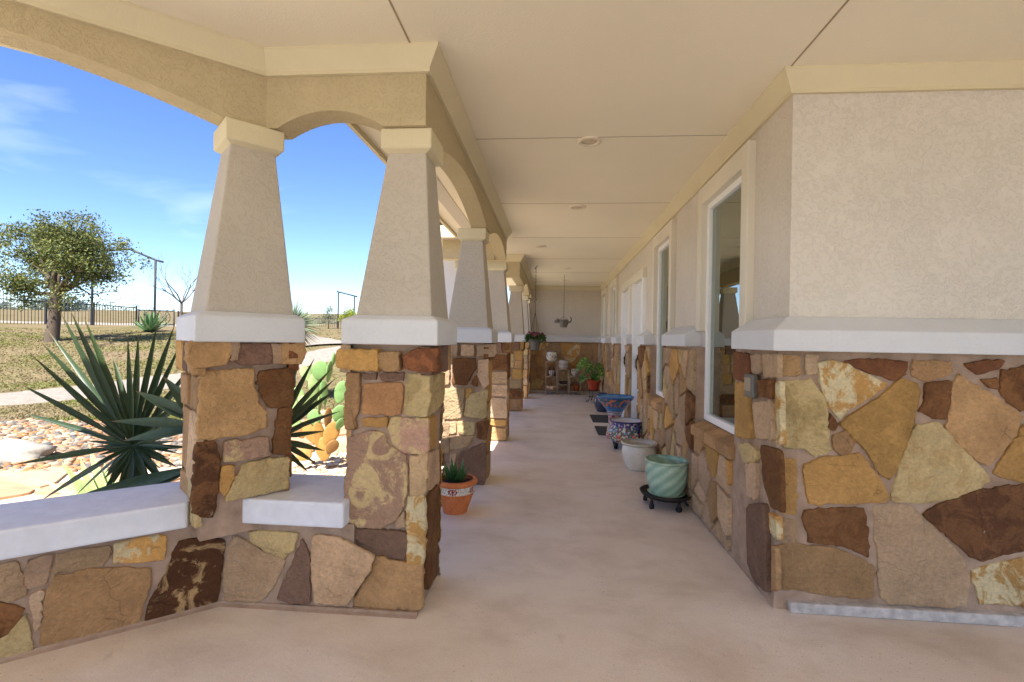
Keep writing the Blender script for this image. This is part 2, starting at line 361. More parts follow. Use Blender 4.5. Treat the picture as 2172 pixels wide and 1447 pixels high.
def ashlar(x0, y0, x1, y1, rng, hmin=.14, hmax=.34):
    out = []; y = y0
    while y < y1-.02:
        h = rng.uniform(hmin, hmax)
        if y1-(y+h) < hmin*.7: h = y1-y
        w = x1-x0; cuts = [0]
        if w > .2: cuts += sorted(w*q for q in ([rng.uniform(.3, .7)] if w < .6 else [i/(int(w/.3)+1)+rng.uniform(-.07, .07) for i in range(1, int(w/.3)+1)])) if rng.random() < .8 else []
        cuts.append(w)
        for a, b in zip(cuts, cuts[1:]):
            if h > .24 and rng.random() < .4 and b-a > .1:
                m = h*rng.uniform(.35, .65)
                out += [[(x0+a, y), (x0+b, y), (x0+b, y+m+rng.uniform(-.02, .02)), (x0+a, y+m)], [(x0+a, y+m), (x0+b, y+m), (x0+b, y+h), (x0+a, y+h)]]
            else: out.append([(x0+a, y), (x0+b+rng.uniform(-.012, .012), y), (x0+b, y+h), (x0+a, y+h)])
        y += h
    return out
KEYS = 'TTTTGGBBBPPYYNNRCVO'
def fill(mb, polys, o, ex, ey, n, h, rng, mort=.008, keys=KEYS):
    for p in polys:
        q = shrink(p, mort*rng.uniform(.7, 1.5))
        if len(q) >= 3: stone(mb, q, o, ex, ey, n, h*rng.uniform(.7, 1.3), rng.choice(keys), rng)
def traced(mb, lst, org, sc, o, ex, ey, n, h, rng):
    """stones measured on the photograph, laid on the real plane of their wall"""
    for k, pts in lst:
        q = []
        for x, y in pts:
            w = hit(org[0]+x/sc, org[1]+y/sc, o+n*h, n)-o; q.append((w.dot(ex), w.dot(ey)))
        stone(mb, q, o, ex, ey, n, h*rng.uniform(.8, 1.2), k, rng, grow=.007)

EX, EY, EZ = V((1, 0, 0)), V((0, 1, 0)), V((0, 0, 1))
# ------------------------------------------------------------------ plan of the porch (metres)
CEIL = 2.85; FARY = 13.3; WX = 1.25; SX = 1.185; CY = 2.76; SCY = 2.735; CAPT = 2.475
AL = math.radians(41); AD = V((math.cos(AL), math.sin(AL), 0)); AN = V((math.sin(AL), -math.cos(AL), 0)); P0 = V((-1.698, 2.443, 0))
def aline(t, off=0): return P0+AD*t+AN*off

# ------------------------------------------------------------------ ground
PROF = [(-50, -.14), (5, -.12), (8, -.08), (11, .05), (14, .5), (17, 1.07), (20, 1.28), (24, 1.72), (30, 1.85), (45, 2.7), (70, 4.4), (100, 6.0), (140, 6.6), (400, 6.0), (3000, -20)]
def gz(x, y):
    d = FWD.x*x+FWD.y*y
    for (a, za), (b, zb) in zip(PROF, PROF[1:]):
        if d <= b:
            t = (d-a)/(b-a); z = za+(zb-za)*t; break
    else: z = -20
    k = min(1, max(0, (-1.9-x)/2.6)); k = k*k*(3-2*k)
    if d > 20: k = max(k, min(1, (d-20)/10))
    z = -.14+(z+.14)*k
    if d > 6: z += .06*min(1, (d-6)/6)*mnoise.noise((x*.35, y*.35, 3.1))
    return z
def grid(name, xs, ys, zf, mat, kind='structure', keep=None):
    mb = MB(); ids = [[mb.vert((x, y, zf(x, y))) for x in xs] for y in ys]
    for j in range(len(ys)-1):
        for i in range(len(xs)-1):
            if keep and not keep((xs[i]+xs[i+1])/2, (ys[j]+ys[j+1])/2): continue
            mb.face((ids[j][i], ids[j][i+1], ids[j+1][i+1], ids[j+1][i]), 0, True)
    return mb.build(name, mat, kind=kind, fix=False)
def span(a, b, n, p=1.0, c=0): return [a+(b-a)*(i/n)**p for i in range(n+1)]
xs = sorted(set([-x for x in span(1, 40, 90, 1.4)]+[-40-x for x in span(2, 1500, 26, 2.6)]+span(-.9, 30, 14, 1.3)+[30+x for x in span(3, 1500, 22, 2.6)]))
ys = sorted(set(span(-1, 34, 110, 1.25)+[34+x for x in span(1, 1800, 40, 2.6)]+[-1-x for x in span(1, 800, 20, 2.4)]))
grid('ground', xs, ys, gz, M['ground'])

def ribbon(name, line, width, lift, mat):
    mb = MB(); prev = None
    pts = []
    for (a, b) in zip(line, line[1:]):
        for k in range(26): pts.append(V((a[0]+(b[0]-a[0])*k/26, a[1]+(b[1]-a[1])*k/26, 0)))
    pts.append(V((*line[-1], 0)))
    for i, p in enumerate(pts):
        t = (pts[min(i+1, len(pts)-1)]-pts[max(0, i-1)]).normalized(); nrm = V((-t.y, t.x, 0)); row = []
        for j in range(7):
            s = (j/6-.5)*width*(1+.3*mnoise.noise((p.x*1.1+j//6*9, p.y*1.1, 2)))
            q = p+nrm*s; row.append(mb.vert((q.x, q.y, gz(q.x, q.y)+(lift if 0 < j < 6 else -.04))))
        if prev:
            for j in range(6): mb.face((prev[j], prev[j+1], row[j+1], row[j]), 0, True)
        prev = row
    return mb.build(name, mat, kind='structure')
def gp(u, d):
    p = FWD*d+RGT*((u-1086)/F*d); return (p.x, p.y)
ribbon('gravel_road', [gp(-420, 8.6), gp(50, 10.2), gp(400, 12.6), gp(690, 15.6), gp(900, 20)], 2.1, .03, M['road'])
ribbon('ranch_road', [gp(-300, 31), gp(60, 31.5), gp(330, 31), gp(430, 30), gp(560, 24), gp(700, 17.2)], 2.4, .07, M['road'])

def gravel_keep(x, y):
    d = FWD.x*x+FWD.y*y
    if x > -1.0: return False
    return d < 7.7 if x < -2.6-.25*(y-6) else y < 15
grid('gravel_bed', [-14+.3*i for i in range(44)], [-7+.3*i for i in range(74)], lambda x, y: gz(x, y)+.012, M['bed'], keep=gravel_keep)  # pale gravel beside the porch, laid wide to bounce light onto the ceiling
# porch floor: bay + corridor, one slab
fl = MB(); fa = aline(-3.3, -.3)
fpoly = [(fa.x, fa.y), (-4.4, -5.2), (5.2, -5.2), (5.2, 13.6), (-1.25, 13.6), (-1.25, 2.80), (aline(.2, -.3).x, 2.80)]
fl.prism(fpoly[::1], -.16, 0); porch_floor = fl.build('porch_floor', M['floor'], kind='structure', bevel=.01)

# ------------------------------------------------------------------ house
house = thing('ranch_house', 'cream stucco ranch house with flagstone wainscot and deep covered porch', 'house', (2.2, 8, 0))
def pt(u, v): return (u, v)
# openings in the long wall: (y0,y1,z0,z1)
WIN = [(3.345, 4.23, .77, 2.55), (5.38, 6.17, .77, 2.55), (10.0, 10.85, .77, 2.55), (12.0, 12.85, .77, 2.55)]
DOOR = [(6.98, 7.72, 0, 2.29), (8.2, 8.98, 0, 2.29)]
OPEN = sorted(WIN+DOOR)
su = MB(); y = CY
for (a, b, z0, z1) in OPEN:
    su.box((WX, y, 1.36), (WX+.26, a, CEIL)); su.box((WX, a, z1), (WX+.26, b, CEIL)); y = b
su.box((WX, y, 1.36), (WX+.26, FARY, CEIL))
su.box((WX+.26, CY, 1.36), (5.2, CY+.24, CEIL))
su.box((-1.2, FARY, 1.36), (5.2, FARY+.3, CEIL))
su.box((5.2, CY, 0), (5.45, FARY+.3, CEIL))
su.build('stucco_wall', M['stucco'], house)
# stone wainscot
run = [MB(), MB(), MB()]; st = run[0]; rng = random.Random(11)
def rn(y): return run[0 if y < 7 else 1 if y < 8.3 else 2]
y = SCY; piers = []
for (a, b, z0, z1) in OPEN:
    rn(y).box((SX, y, 0), (WX+.26, a, 1.366), 1); piers.append((y, a))
    if z0 > 0: rn(y).box((SX, a, 0), (WX+.26, b, z0-.1), 1)
    y = b
run[2].box((SX, y, 0), (WX+.26, FARY, 1.366), 1); piers.append((y, FARY))
stc = MB(); stc.box((WX+.26, SCY, 0), (5.2, CY+.24, 1.366), 1); stf = MB(); stf.box((-1.2, FARY-.03, 0), (SX, FARY+.29, 1.366), 1)
Z1 = ((1350, 650), 1.9294)
FACE_C = [
('Y', [(585,312),(720,305),(745,345),(778,400),(785,520),(790,590),(740,612),(690,580),(600,575),(590,450)]),
('C', [(745,235),(800,225),(850,235),(950,285),(1030,320),(960,370),(870,420),(835,460),(790,400),(760,330)]),
('R', [(855,225),(1000,218),(1110,232),(1095,275),(1060,300),(1000,280),(920,255)]),
('T', [(1135,222),(1280,228),(1292,268),(1245,290),(1190,305),(1140,290),(1130,255)]),
('N', [(1190,315),(1285,308),(1283,400),(1270,460),(1215,455),(1165,430),(1185,380)]),
('G', [(840,480),(900,430),(1010,370),(1085,295),(1150,320),(1160,350),(1140,460),(1110,560),(1060,680),(1035,710),(1000,680),(965,620),(940,580),(890,540)]),
('T', [(1320,280),(1380,320),(1450,360),(1520,410),(1580,450),(1550,530),(1480,610),(1440,648),(1400,630),(1340,580),(1275,510),(1295,420),(1300,340)]),
('N', [(1500,265),(1586,250),(1640,262),(1640,430),(1586,425),(1530,395),(1495,350)]),
('N', [(1415,305),(1480,295),(1478,335),(1450,325)]),
('R', [(1350,240),(1440,222),(1500,225),(1490,250),(1400,275)]),
('Y', [(1150,490),(1240,480),(1285,530),(1350,600),(1410,660),(1450,715),(1390,750),(1300,790),(1190,805),(1045,795),(1075,690),(1110,580)]),
('G', [(1586,490),(1680,480),(1680,730),(1586,720),(1500,700),(1470,680),(1520,600)]),
('G', [(690,650),(780,620),(920,605),(945,640),(1000,720),(1030,780),(1020,800),(900,805),(710,810),(695,730)]),
('G', [(586,620),(655,632),(652,855),(590,840)]),
('N', [(690,840),(930,825),(945,900),(948,1025),(880,990),(820,975),(710,965),(700,910),(685,870)]),
('B', [(580,875),(655,880),(655,965),(585,965)]),
('P', [(980,820),(1120,815),(1170,860),(1220,910),(1280,970),(1345,1050),(1360,1110),(1350,1220),(1290,1230),(1120,1218),(1040,1215),(1000,1185),(998,1040),(985,940)]),
('T', [(570,985),(640,975),(720,985),(800,990),(870,1015),(965,1060),(970,1195),(800,1185),(700,1165),(600,1155),(570,1070)]),
('K', [(1180,855),(1240,815),(1400,760),(1540,735),(1680,740),(1680,990),(1586,1000),(1500,1020),(1420,1040),(1370,1020),(1300,960)]),
('C', [(1375,1090),(1450,1065),(1586,1035),(1680,1025),(1680,1230),(1586,1225),(1500,1222),(1410,1215),(1395,1140)]),
('T', [(810,530),(860,515),(890,560),(880,595),(845,605),(815,590)]),
('N', [(795,440),(825,480),(815,505),(795,500)]),
('T', [(595,200),(665,205),(672,270),(650,285),(595,275)]), ('P', [(695,200),(740,200),(740,270),(700,275)])]
SIDE_C = [
('R', [(390,190),(455,200),(460,270),(430,305),(390,290)]), ('G', [(392,312),(455,318),(452,420),(468,480),(462,540),(402,528)]),
('P', [(475,395),(545,390),(552,470),(552,542),(482,533)]), ('N', [(492,302),(548,304),(550,375),(497,362)]), ('P', [(510,196),(572,200),(572,286),(514,288)]),
('P', [(466,200),(503,196),(502,268),(472,274)]), ('C', [(563,312),(580,310),(584,450),(588,565),(572,555),(562,450)]),
('N', [(505,572),(578,592),(586,838),(548,820),(516,720)]), ('Y', [(415,565),(450,560),(490,600),(480,635),(440,640)]), ('P', [(448,648),(486,642),(483,788),(452,778)]),
('V', [(448,818),(518,808),(528,900),(530,1165),(482,1128),(450,1050)]), ('C', [(545,850),(572,862),(574,950),(548,922)]), ('T', [(548,985),(562,990),(566,1150),(552,1160)])]
traced(stc, FACE_C, *Z1, V((SX, SCY, 0)), EX, EZ, -EY, .014, rng)
traced(st, SIDE_C, *Z1, V((SX, SCY, 0)), -EY, EZ, -EX, .026, rng)
fill(stc, voro(2.66-SX, .05, 3.9, 1.36, .36, rng), V((SX, SCY, 0)), EX, EZ, -EY, .018, rng)
O = V((SX, 0, 0))
for i, (a, b) in enumerate(piers):
    if i == 0: continue
    fill(rn(a), voro(-b, .02, -a, 1.355, .22, rng, 1.2), O, -EY, EZ, -EX, .030, rng, .011, 'PPPPBBBBTTTGGYN')
for (a, b, z0, z1) in WIN:
    fill(rn(a), voro(-b+.005, .02, -a-.005, z0-.125, .21, rng, 1.1), O, -EY, EZ, -EX, .028, rng, .011, 'PPPPBBBTTYG')
fill(stf, voro(-1.18, .09, SX-.02, 1.35, .30, rng), V((0, FARY-.03, 0)), EX, EZ, -EY, .02, rng, .006, 'TTTGGBBYYPPRC')
for q in (*run, stc, stf): q.build('stone_wainscot', [M['stone'], M['mortar']], house, fix=True)
for a, b in (((SX+.07, SCY-.04, 0), (5.2, SCY+.01, .055)), ((-1.15, FARY-.06, 0), (SX, FARY-.02, .06))):
    ft = MB(); ft.box(a, b); ft.build('footing', M['concrete'], house, bevel=.008)

def sweep(mb, line, prof, side=1, m=0):
    """profile [(off, z)] swept along a plan polyline, mitred; off is measured to the right of travel"""
    rows = []
    for i, p in enumerate(line):
        p = V((*p, 0)); ds = []
        if i > 0: ds.append((p-V((*line[i-1], 0))).normalized())
        if i < len(line)-1: ds.append((V((*line[i+1], 0))-p).normalized())
        ns = [V((d.y, -d.x, 0)) for d in ds]; n = ns[0] if len(ns) == 1 else (ns[0]+ns[1])/(1+ns[0].dot(ns[1]))
        rows.append([mb.vert((p.x+n.x*o*side, p.y+n.y*o*side, z)) for o, z in prof])
    k = len(prof)
    for a, b in zip(rows, rows[1:]):
        for i in range(k): mb.face((a[i], a[(i+1) % k], b[(i+1) % k], b[i]), m)
    mb.face(rows[0][::-1], m); mb.face(rows[-1], m)
LEDGE = [(-.02, 1.368), (.135, 1.368), (.135, 1.475), (.02, 1.548), (-.02, 1.552)]
def ledge(line):
    le = MB(); sweep(le, line, LEDGE); le.build('ledge', M['band'], house, bevel=.006)
ledge([(WX, 3.235), (WX, CY), (5.2, CY)])
for a, b in ((5.27, 4.345), (6.87, 6.285), (8.12, 7.82), (9.89, 9.09), (11.89, 10.96)): ledge([(WX, a), (WX, b)])
ledge([(-.9, FARY), (WX, FARY), (WX, 12.96)])
# crown band under the ceiling
cb = aline(0, .12); B_Y = 2.45
tx = (B_Y-cb.y)/AD.y; creaseA = aline(tx, .12); BX = -.665
CROWN = [(-.01, CEIL-.115), (.022, CEIL-.115), (.022, CEIL-.095), (.075, CEIL-.012), (.075, CEIL), (-.01, CEIL)]
cw = MB()
aend = aline(-3.3, .12)
sweep(cw, [(aend.x, aend.y), (creaseA.x, creaseA.y), (BX, B_Y), (BX, 6.56), (-1.52, 6.56)], CROWN)
sweep(cw, [(-1.6, 8.45), (-.605, 8.45), (-.605, FARY), (WX, FARY), (WX, CY), (5.2, CY)], CROWN)
cw.build('crown_band', M['trim'], house)
# arched beams
def arch(mb, p, q, nrm, th, ts):
    """beam from p to q (plan), thickness th behind the face (away from nrm); ts = [(t, z)] underside"""
    p = V((p[0], p[1], 0)); q = V((q[0], q[1], 0)); d = (q-p); L_ = d.length; d.normalize(); rows = []
    pts = []
    for (t0, z0), (t1, z1) in zip(ts, ts[1:]): pts.append((t0, z0))
    pts.append(ts[-1])
    for t, z in pts:
        a = p+d*t; b = a-nrm*th; rows.append([mb.vert((a.x, a.y, z)), mb.vert((a.x, a.y, CEIL+.02)), mb.vert((b.x, b.y, CEIL+.02)), mb.vert((b.x, b.y, z))])
    for a, b in zip(rows, rows[1:]):
        for i in range(4): mb.face((a[i], b[i], b[(i+1) % 4], a[(i+1) % 4]))
    mb.face(rows[0]); mb.face(rows[-1][::-1])
def bow(t0, t1, rise, n=18, z=CAPT, pw=2.0):
    return [(t0+(t1-t0)*i/n, z+rise*(1-abs(2*i/n-1)**pw)) for i in range(n+1)]
am = MB(); TB = .15
LA = (creaseA-aend).length
arch(am, aend, creaseA, AN, TB, [(0, CAPT), (.25, CAPT)]+bow(.25, LA-.18, .17, pw=2.6)+[(LA, CAPT)])
LB = BX-creaseA.x
arch(am, creaseA, (BX, B_Y), -EY, TB, [(0, CAPT)]+bow(.06, LB-.22, .085)+[(LB, CAPT)])
y0 = B_Y
arch(am, (BX, B_Y+TB), (BX, 6.56), EX, TB, [(0, CAPT), (.14, CAPT)]+bow(.16, 2.13, .14)+[(2.42, CAPT)]+bow(2.44, 4.1, .14))
arch(am, (-.605, 8.45), (-.605, FARY), EX, TB, [(0, CAPT), (1.1, CAPT)]+bow(1.42, 3.3, .13)+[(3.6, CAPT)]+bow(3.62, 4.6, .09)+[(4.85, CAPT)])
arch(am, (-1.6, 8.45), (-.755, 8.45), -EY, TB, [(0, CAPT), (.845, CAPT)])
arch(am, (-1.52, 6.56), (BX-.15, 6.56), -EY, TB, [(0, CAPT), (1.52+BX-.15, CAPT)])
arch(am, (aend.x, -4.2), (aend.x, aend.y), EX, TB, [(0, CAPT), (.2, CAPT)]+bow(.3, aend.y+4.0, .3)+[(aend.y+4.2, CAPT)])
am.build('arched_beam', M['beam'], house)
# ceiling, seams, soffit, fascia, roof
ea = aline(-3.75, -.51); eb = aline(.034, -.51)
EAVE = [(-1.29, FARY+.6), (-1.29, eb.y), (eb.x, eb.y), (ea.x, ea.y), (ea.x, -4.6), (5.6, -4.6), (5.6, FARY+.6)]
cl = MB(); cl.prism(EAVE, CEIL, CEIL+.05); cl.prism([(-2.1, 6.25), (-1.3, 6.25), (-1.3, 8.95), (-2.1, 8.95)], CEIL+.002, CEIL+.05); cl.build('ceiling', M['ceil'], house)
for a, b in [((-.6, yy, CEIL-.0025), (1.18, yy+.004, CEIL)) for yy in (3.55, 5.25, 7.0, 8.8, 10.6, 12.3)]+[((-.735, -2, CEIL-.0025), (-.727, 2.38, CEIL)), ((1.2, -2, CEIL-.0025), (1.208, 2.7, CEIL))]:
    se = MB(); se.box(a, b); se.build('ceiling_joint', M['seam'], house)
def strip(mb, line, off0, off1, z0, z1, m=0): sweep(mb, line, [(off0, z0), (off1, z0), (off1, z1), (off0, z1)], 1, m)
el_ = [(ea.x, -4.6), (ea.x, ea.y), (eb.x, eb.y), (-1.29, eb.y), (-1.29, 6.25), (-2.1, 6.25)]
for ln, w_, z_ in ((el_[:2], .3, 2.82), (el_[1:3], .42, 2.822), (el_[2:4], .22, 2.736), ([(-1.29, eb.y+.03)]+el_[4:], .46, 2.737)):
    sf = MB(); strip(sf, ln, .025, w_, z_, z_+.012); sf.build('soffit', M['ceil'], house)
vt = MB(); strip(vt, el_[3:], .16, .30, 2.731, 2.735); vt.build('soffit_vent', M['vent'], house)
for ln, z_ in ((el_[:3], 2.80), (el_[2:], 2.70)):
    fs = MB(); strip(fs, ln, 0, .028, z_, 2.93); fs.build('fascia', M['trim'], house)
rf = MB(); n = len(EAVE); lo = [rf.vert((x, y, CEIL+.06)) for x, y in EAVE]
rp = [(1.6, 11), (1.6, 4.0), (1.2, 2.6), (.8, .9), (.8, .4), (2.6, .4), (2.6, 11)]
hi = [rf.vert((x, y, 4.3)) for x, y in rp]
for i in range(n): rf.face((lo[i], lo[(i+1) % n], hi[(i+1) % n], hi[i]))
rf.face(hi); rf.face(lo[::-1])
rf.hexa([(-2.15, 6.2, 2.93), (-1.2, 6.2, 2.93), (-1.2, 7.6, 2.93), (-2.15, 7.6, 2.93), (-2.15, 6.2, 2.955), (-1.2, 6.2, 2.955), (-1.2, 7.6, 3.62), (-2.15, 7.6, 3.62)])
rf.build('roof', M['metalroof'], house)
wg = MB(); wg.box((-2.0, 8.62, -.15), (-1.62, 8.85, CEIL)); wg.build('wing_wall', M['band'], house)
# windows
def window(y0, y1, z0, z1, blinds):
    w = MB(); x = WX-.05
    # stucco surround, proud of the wall
    for a, b, c, d in ((y0-.105, y0+.004, 1.5, z1+.14), (y1-.004, y1+.105, 1.5, z1+.14), (y0+.004, y1-.004, z1-.004, z1+.14)): w.box((x, a, c), (WX+.03, b, d))
    sur = w.build('window', M['surround'], house, bevel=.006)
    f = MB(); fx = WX+.0; t = .045
    for a, b, c, d in ((y0, y0+t, z0, z1), (y1-t, y1, z0, z1), (y0+t, y1-t, z0, z0+.055), (y0+t, y1-t, z1-.05, z1)): f.box((fx, a, c), (fx+.08, b, d))
    f.build('frame', M['vinyl'], sur, bevel=.004)
    g = MB(); g.box((fx+.03, y0+t, z0+.055), (fx+.034, y1-t, z1-.05)); g.build('pane', M['glass'], sur)
    s = MB(); k = 0; rg = random.Random(int(y0*10)); c = y0-.02
    while c < y1-.03:
        e = min(c+rg.uniform(.22, .3), y1-.01); cc, c2 = stone_cols(rg.choice('TGT'), rg); s.cur = cc; s.cur2 = c2
        s.hexa([(SX-.045, c, z0-.125), (fx+.02, c, z0-.125), (fx+.02, e, z0-.125), (SX-.045, e, z0-.125), (SX-.045, c, z0-.045), (fx+.02, c, z0-.004), (fx+.02, e, z0-.004), (SX-.045, e, z0-.045)]); c = e+.012
    s.build('sill', M['stone'], sur, bevel=.012)
    if blinds:
        bl = MB(); z = z0+.1
        while z < z1-.06:
            bl.hexa([(fx+.10, y0+.06, z), (fx+.118, y0+.06, z+.026), (fx+.118, y1-.06, z+.026), (fx+.10, y1-.06, z), (fx+.10, y0+.06, z+.002), (fx+.118, y0+.06, z+.028), (fx+.118, y1-.06, z+.028), (fx+.10, y1-.06, z+.002)]); z += .034
        bl.build('blind', M['blind'], sur)
for w_ in WIN: window(*w_, True)
for y0, y1, z0, z1 in DOOR:
    d = MB(); x = WX+.06
    for a, b, c, e in ((y0+.0, y0+.15, .015, z1), (y1-.2, y1, .015, z1), (y0+.15, y1-.2, .015, .95), (y0+.15, y1-.2, z1-.13, z1)): d.box((x, a, c), (x+.045, b, e))
    do = d.build('door', M['vinyl'], house, bevel=.004)
    g = MB(); g.box((x+.02, y0+.15, .95), (x+.025, y1-.2, z1-.13)); g.build('pane', M['glass'], do)
    sc_ = MB()
    for k in range(3):
        zc = 1.18+k*.36; yc = (y0+y1)/2; sc_.tube([(x+.012, yc+.09*math.cos(a)*(1 if k % 2 else -1), zc+.17*math.sin(a)) for a in [i*PI/8 for i in range(13)]], .007, 5)
    sc_.build('scrollwork', M['dark'], do)
    h = MB(); h.tube([(x-.04, y1-.055, .98), (x-.06, y1-.055, 1.02), (x-.06, y1-.055, 1.12), (x-.04, y1-.055, 1.16)], .011, 6); h.box((x-.045, y1-.08, .95), (x-.001, y1-.03, 1.2)); h.build('handle', M['dark'], do)
    fr = MB()
    fr.box((WX-.052, y1-.012, .012), (WX+.12, y1+.085, z1)); fr.box((WX-.052, y0-.085, .012), (WX+.12, y0+.012, z1)); fr.box((WX+.0, y0+.012, z1-.03), (WX+.12, y1-.012, z1-.002)); fr.build('frame', M['vinyl'], do, bevel=.004)
dt = MB(); dt.box((WX-.055, 6.89, 2.292), (WX+.03, 9.07, 2.42)); dt.box((WX-.05, 7.81, 1.5), (WX+.03, 8.11, 2.29)); dt.build('door_surround', M['surround'], house, bevel=.006)
rm = MB()
for a, b in (((1.9, 3.05, 0), (5.1, 3.1, CEIL)), ((4.0, 3.1, 0), (4.1, 13.2, CEIL)), ((1.52, 3.1, .001), (4.0, 13.2, .01))): rm.box(a, b)
rm.build('interior_wall', M['room'], house)

# ------------------------------------------------------------------ low wall
lw = thing('low_wall', 'low angled flagstone parapet with white painted caps beside the porch columns', 'wall', (-2, 2.2, 0))
ws = MB(); rng = random.Random(5)
wa0 = aline(-3.3); ab = aline(0); wi0 = aline(-3.3, -.3); kk = (2.76-aline(0, -.3).y)/AD.y; wi1 = aline(kk, -.3)
ws.prism([(wa0.x, wa0.y), (ab.x, ab.y), (-1.0, 2.443+.01), (-1.0, 2.76), (wi1.x, 2.76), (wi0.x, wi0.y)], -.14, .442, 1)
Z7 = ((0, 960), 2.2625); Z3 = ((340, 640), 2.128); Z6 = ((360, 700), 3.617)
WALL_A = [
('F', [(870,430),(940,415),(1075,425),(1060,560),(1040,715),(950,745),(800,790),(695,805),(720,720),(760,650),(815,560),(830,480)]),
('C', [(550,440),(795,400),(785,515),(660,520),(555,525)]), ('B', [(280,490),(520,450),(525,490),(500,540),(400,560),(255,590),(265,540)]),
('P', [(135,520),(245,495),(240,560),(210,630),(130,655),(120,600)]), ('B', [(-30,550),(75,530),(105,600),(115,690),(50,715),(-30,700)]),
('T', [(260,600),(420,565),(600,555),(720,565),(715,650),(680,750),(660,820),(450,880),(240,940),(190,920),(215,760),(230,660)]),
('N', [(-30,715),(60,740),(115,750),(40,860),(-30,895)]), ('Y', [(-30,920),(60,850),(120,780),(140,870),(150,950),(80,985),(-30,1005)]), ('P', [(150,690),(205,670),(190,800),(170,860)])]
WALL_B = [
('Y', [(400,1040),(620,1050),(590,1120),(555,1160),(470,1120),(410,1080)]), ('B', [(330,1060),(390,1085),(450,1130),(555,1170),(500,1300),(440,1355),(295,1345),(290,1230),(310,1120)]),
('V', [(635,1080),(665,1150),(672,1360),(600,1360),(530,1340),(560,1260),(610,1150)]), ('B', [(690,1060),(800,1070),(960,1150),(945,1210),(880,1300),(840,1370),(695,1365),(680,1200)])]
traced(ws, WALL_A, *Z7, P0, AD, EZ, AN, .011, rng)
traced(ws, WALL_B, *Z3, P0, EX, EZ, -EY, .011, rng)
tmin = hit(0, 1300, P0, AN); tm = (tmin-P0).dot(AD)-.06
fill(ws, voro(-3.25, .02, tm, .43, .26, rng), P0, AD, EZ, AN, .014, rng)
fo = -EY; fill(ws, ashlar(.05, -.1, 1.2, .43, rng), V((-.95, 2.76, 0)), -EX, EZ, EY, .014, rng)
fill(ws, voro(0.1, -.12, 3.2, .43, .26, rng), wi1, -AD, EZ, -AN, .014, rng)
ws.build('stone_wall', [M['stone'], M['mortar']], lw)
sk = MB(); sweep(sk, [(aline(-3.3).x, aline(-3.3).y), (P0.x, P0.y), (-.66, 2.448)], [(-.01, 0), (.03, 0), (.014, .008), (.006, .018), (-.01, .018)]); sk.build('base_mortar', M['mortar'], lw)
def cap(poly, z0=.442, z1=.570):
    c = MB(); c.prism(poly, z0, z1); return c.build('cap', M['cap'], lw, bevel=.012)
def xy(p): return (p.x, p.y)
cap([xy(aline(-3.3, .055)), xy(aline(-.16, .055)), xy(aline(-.02, -.40)), xy(aline(-3.3, -.40))])
cap([(-1.565, 2.385), (-1.03, 2.385), (-1.03, 2.87), (-1.60, 2.87), (-1.62, 2.6)])

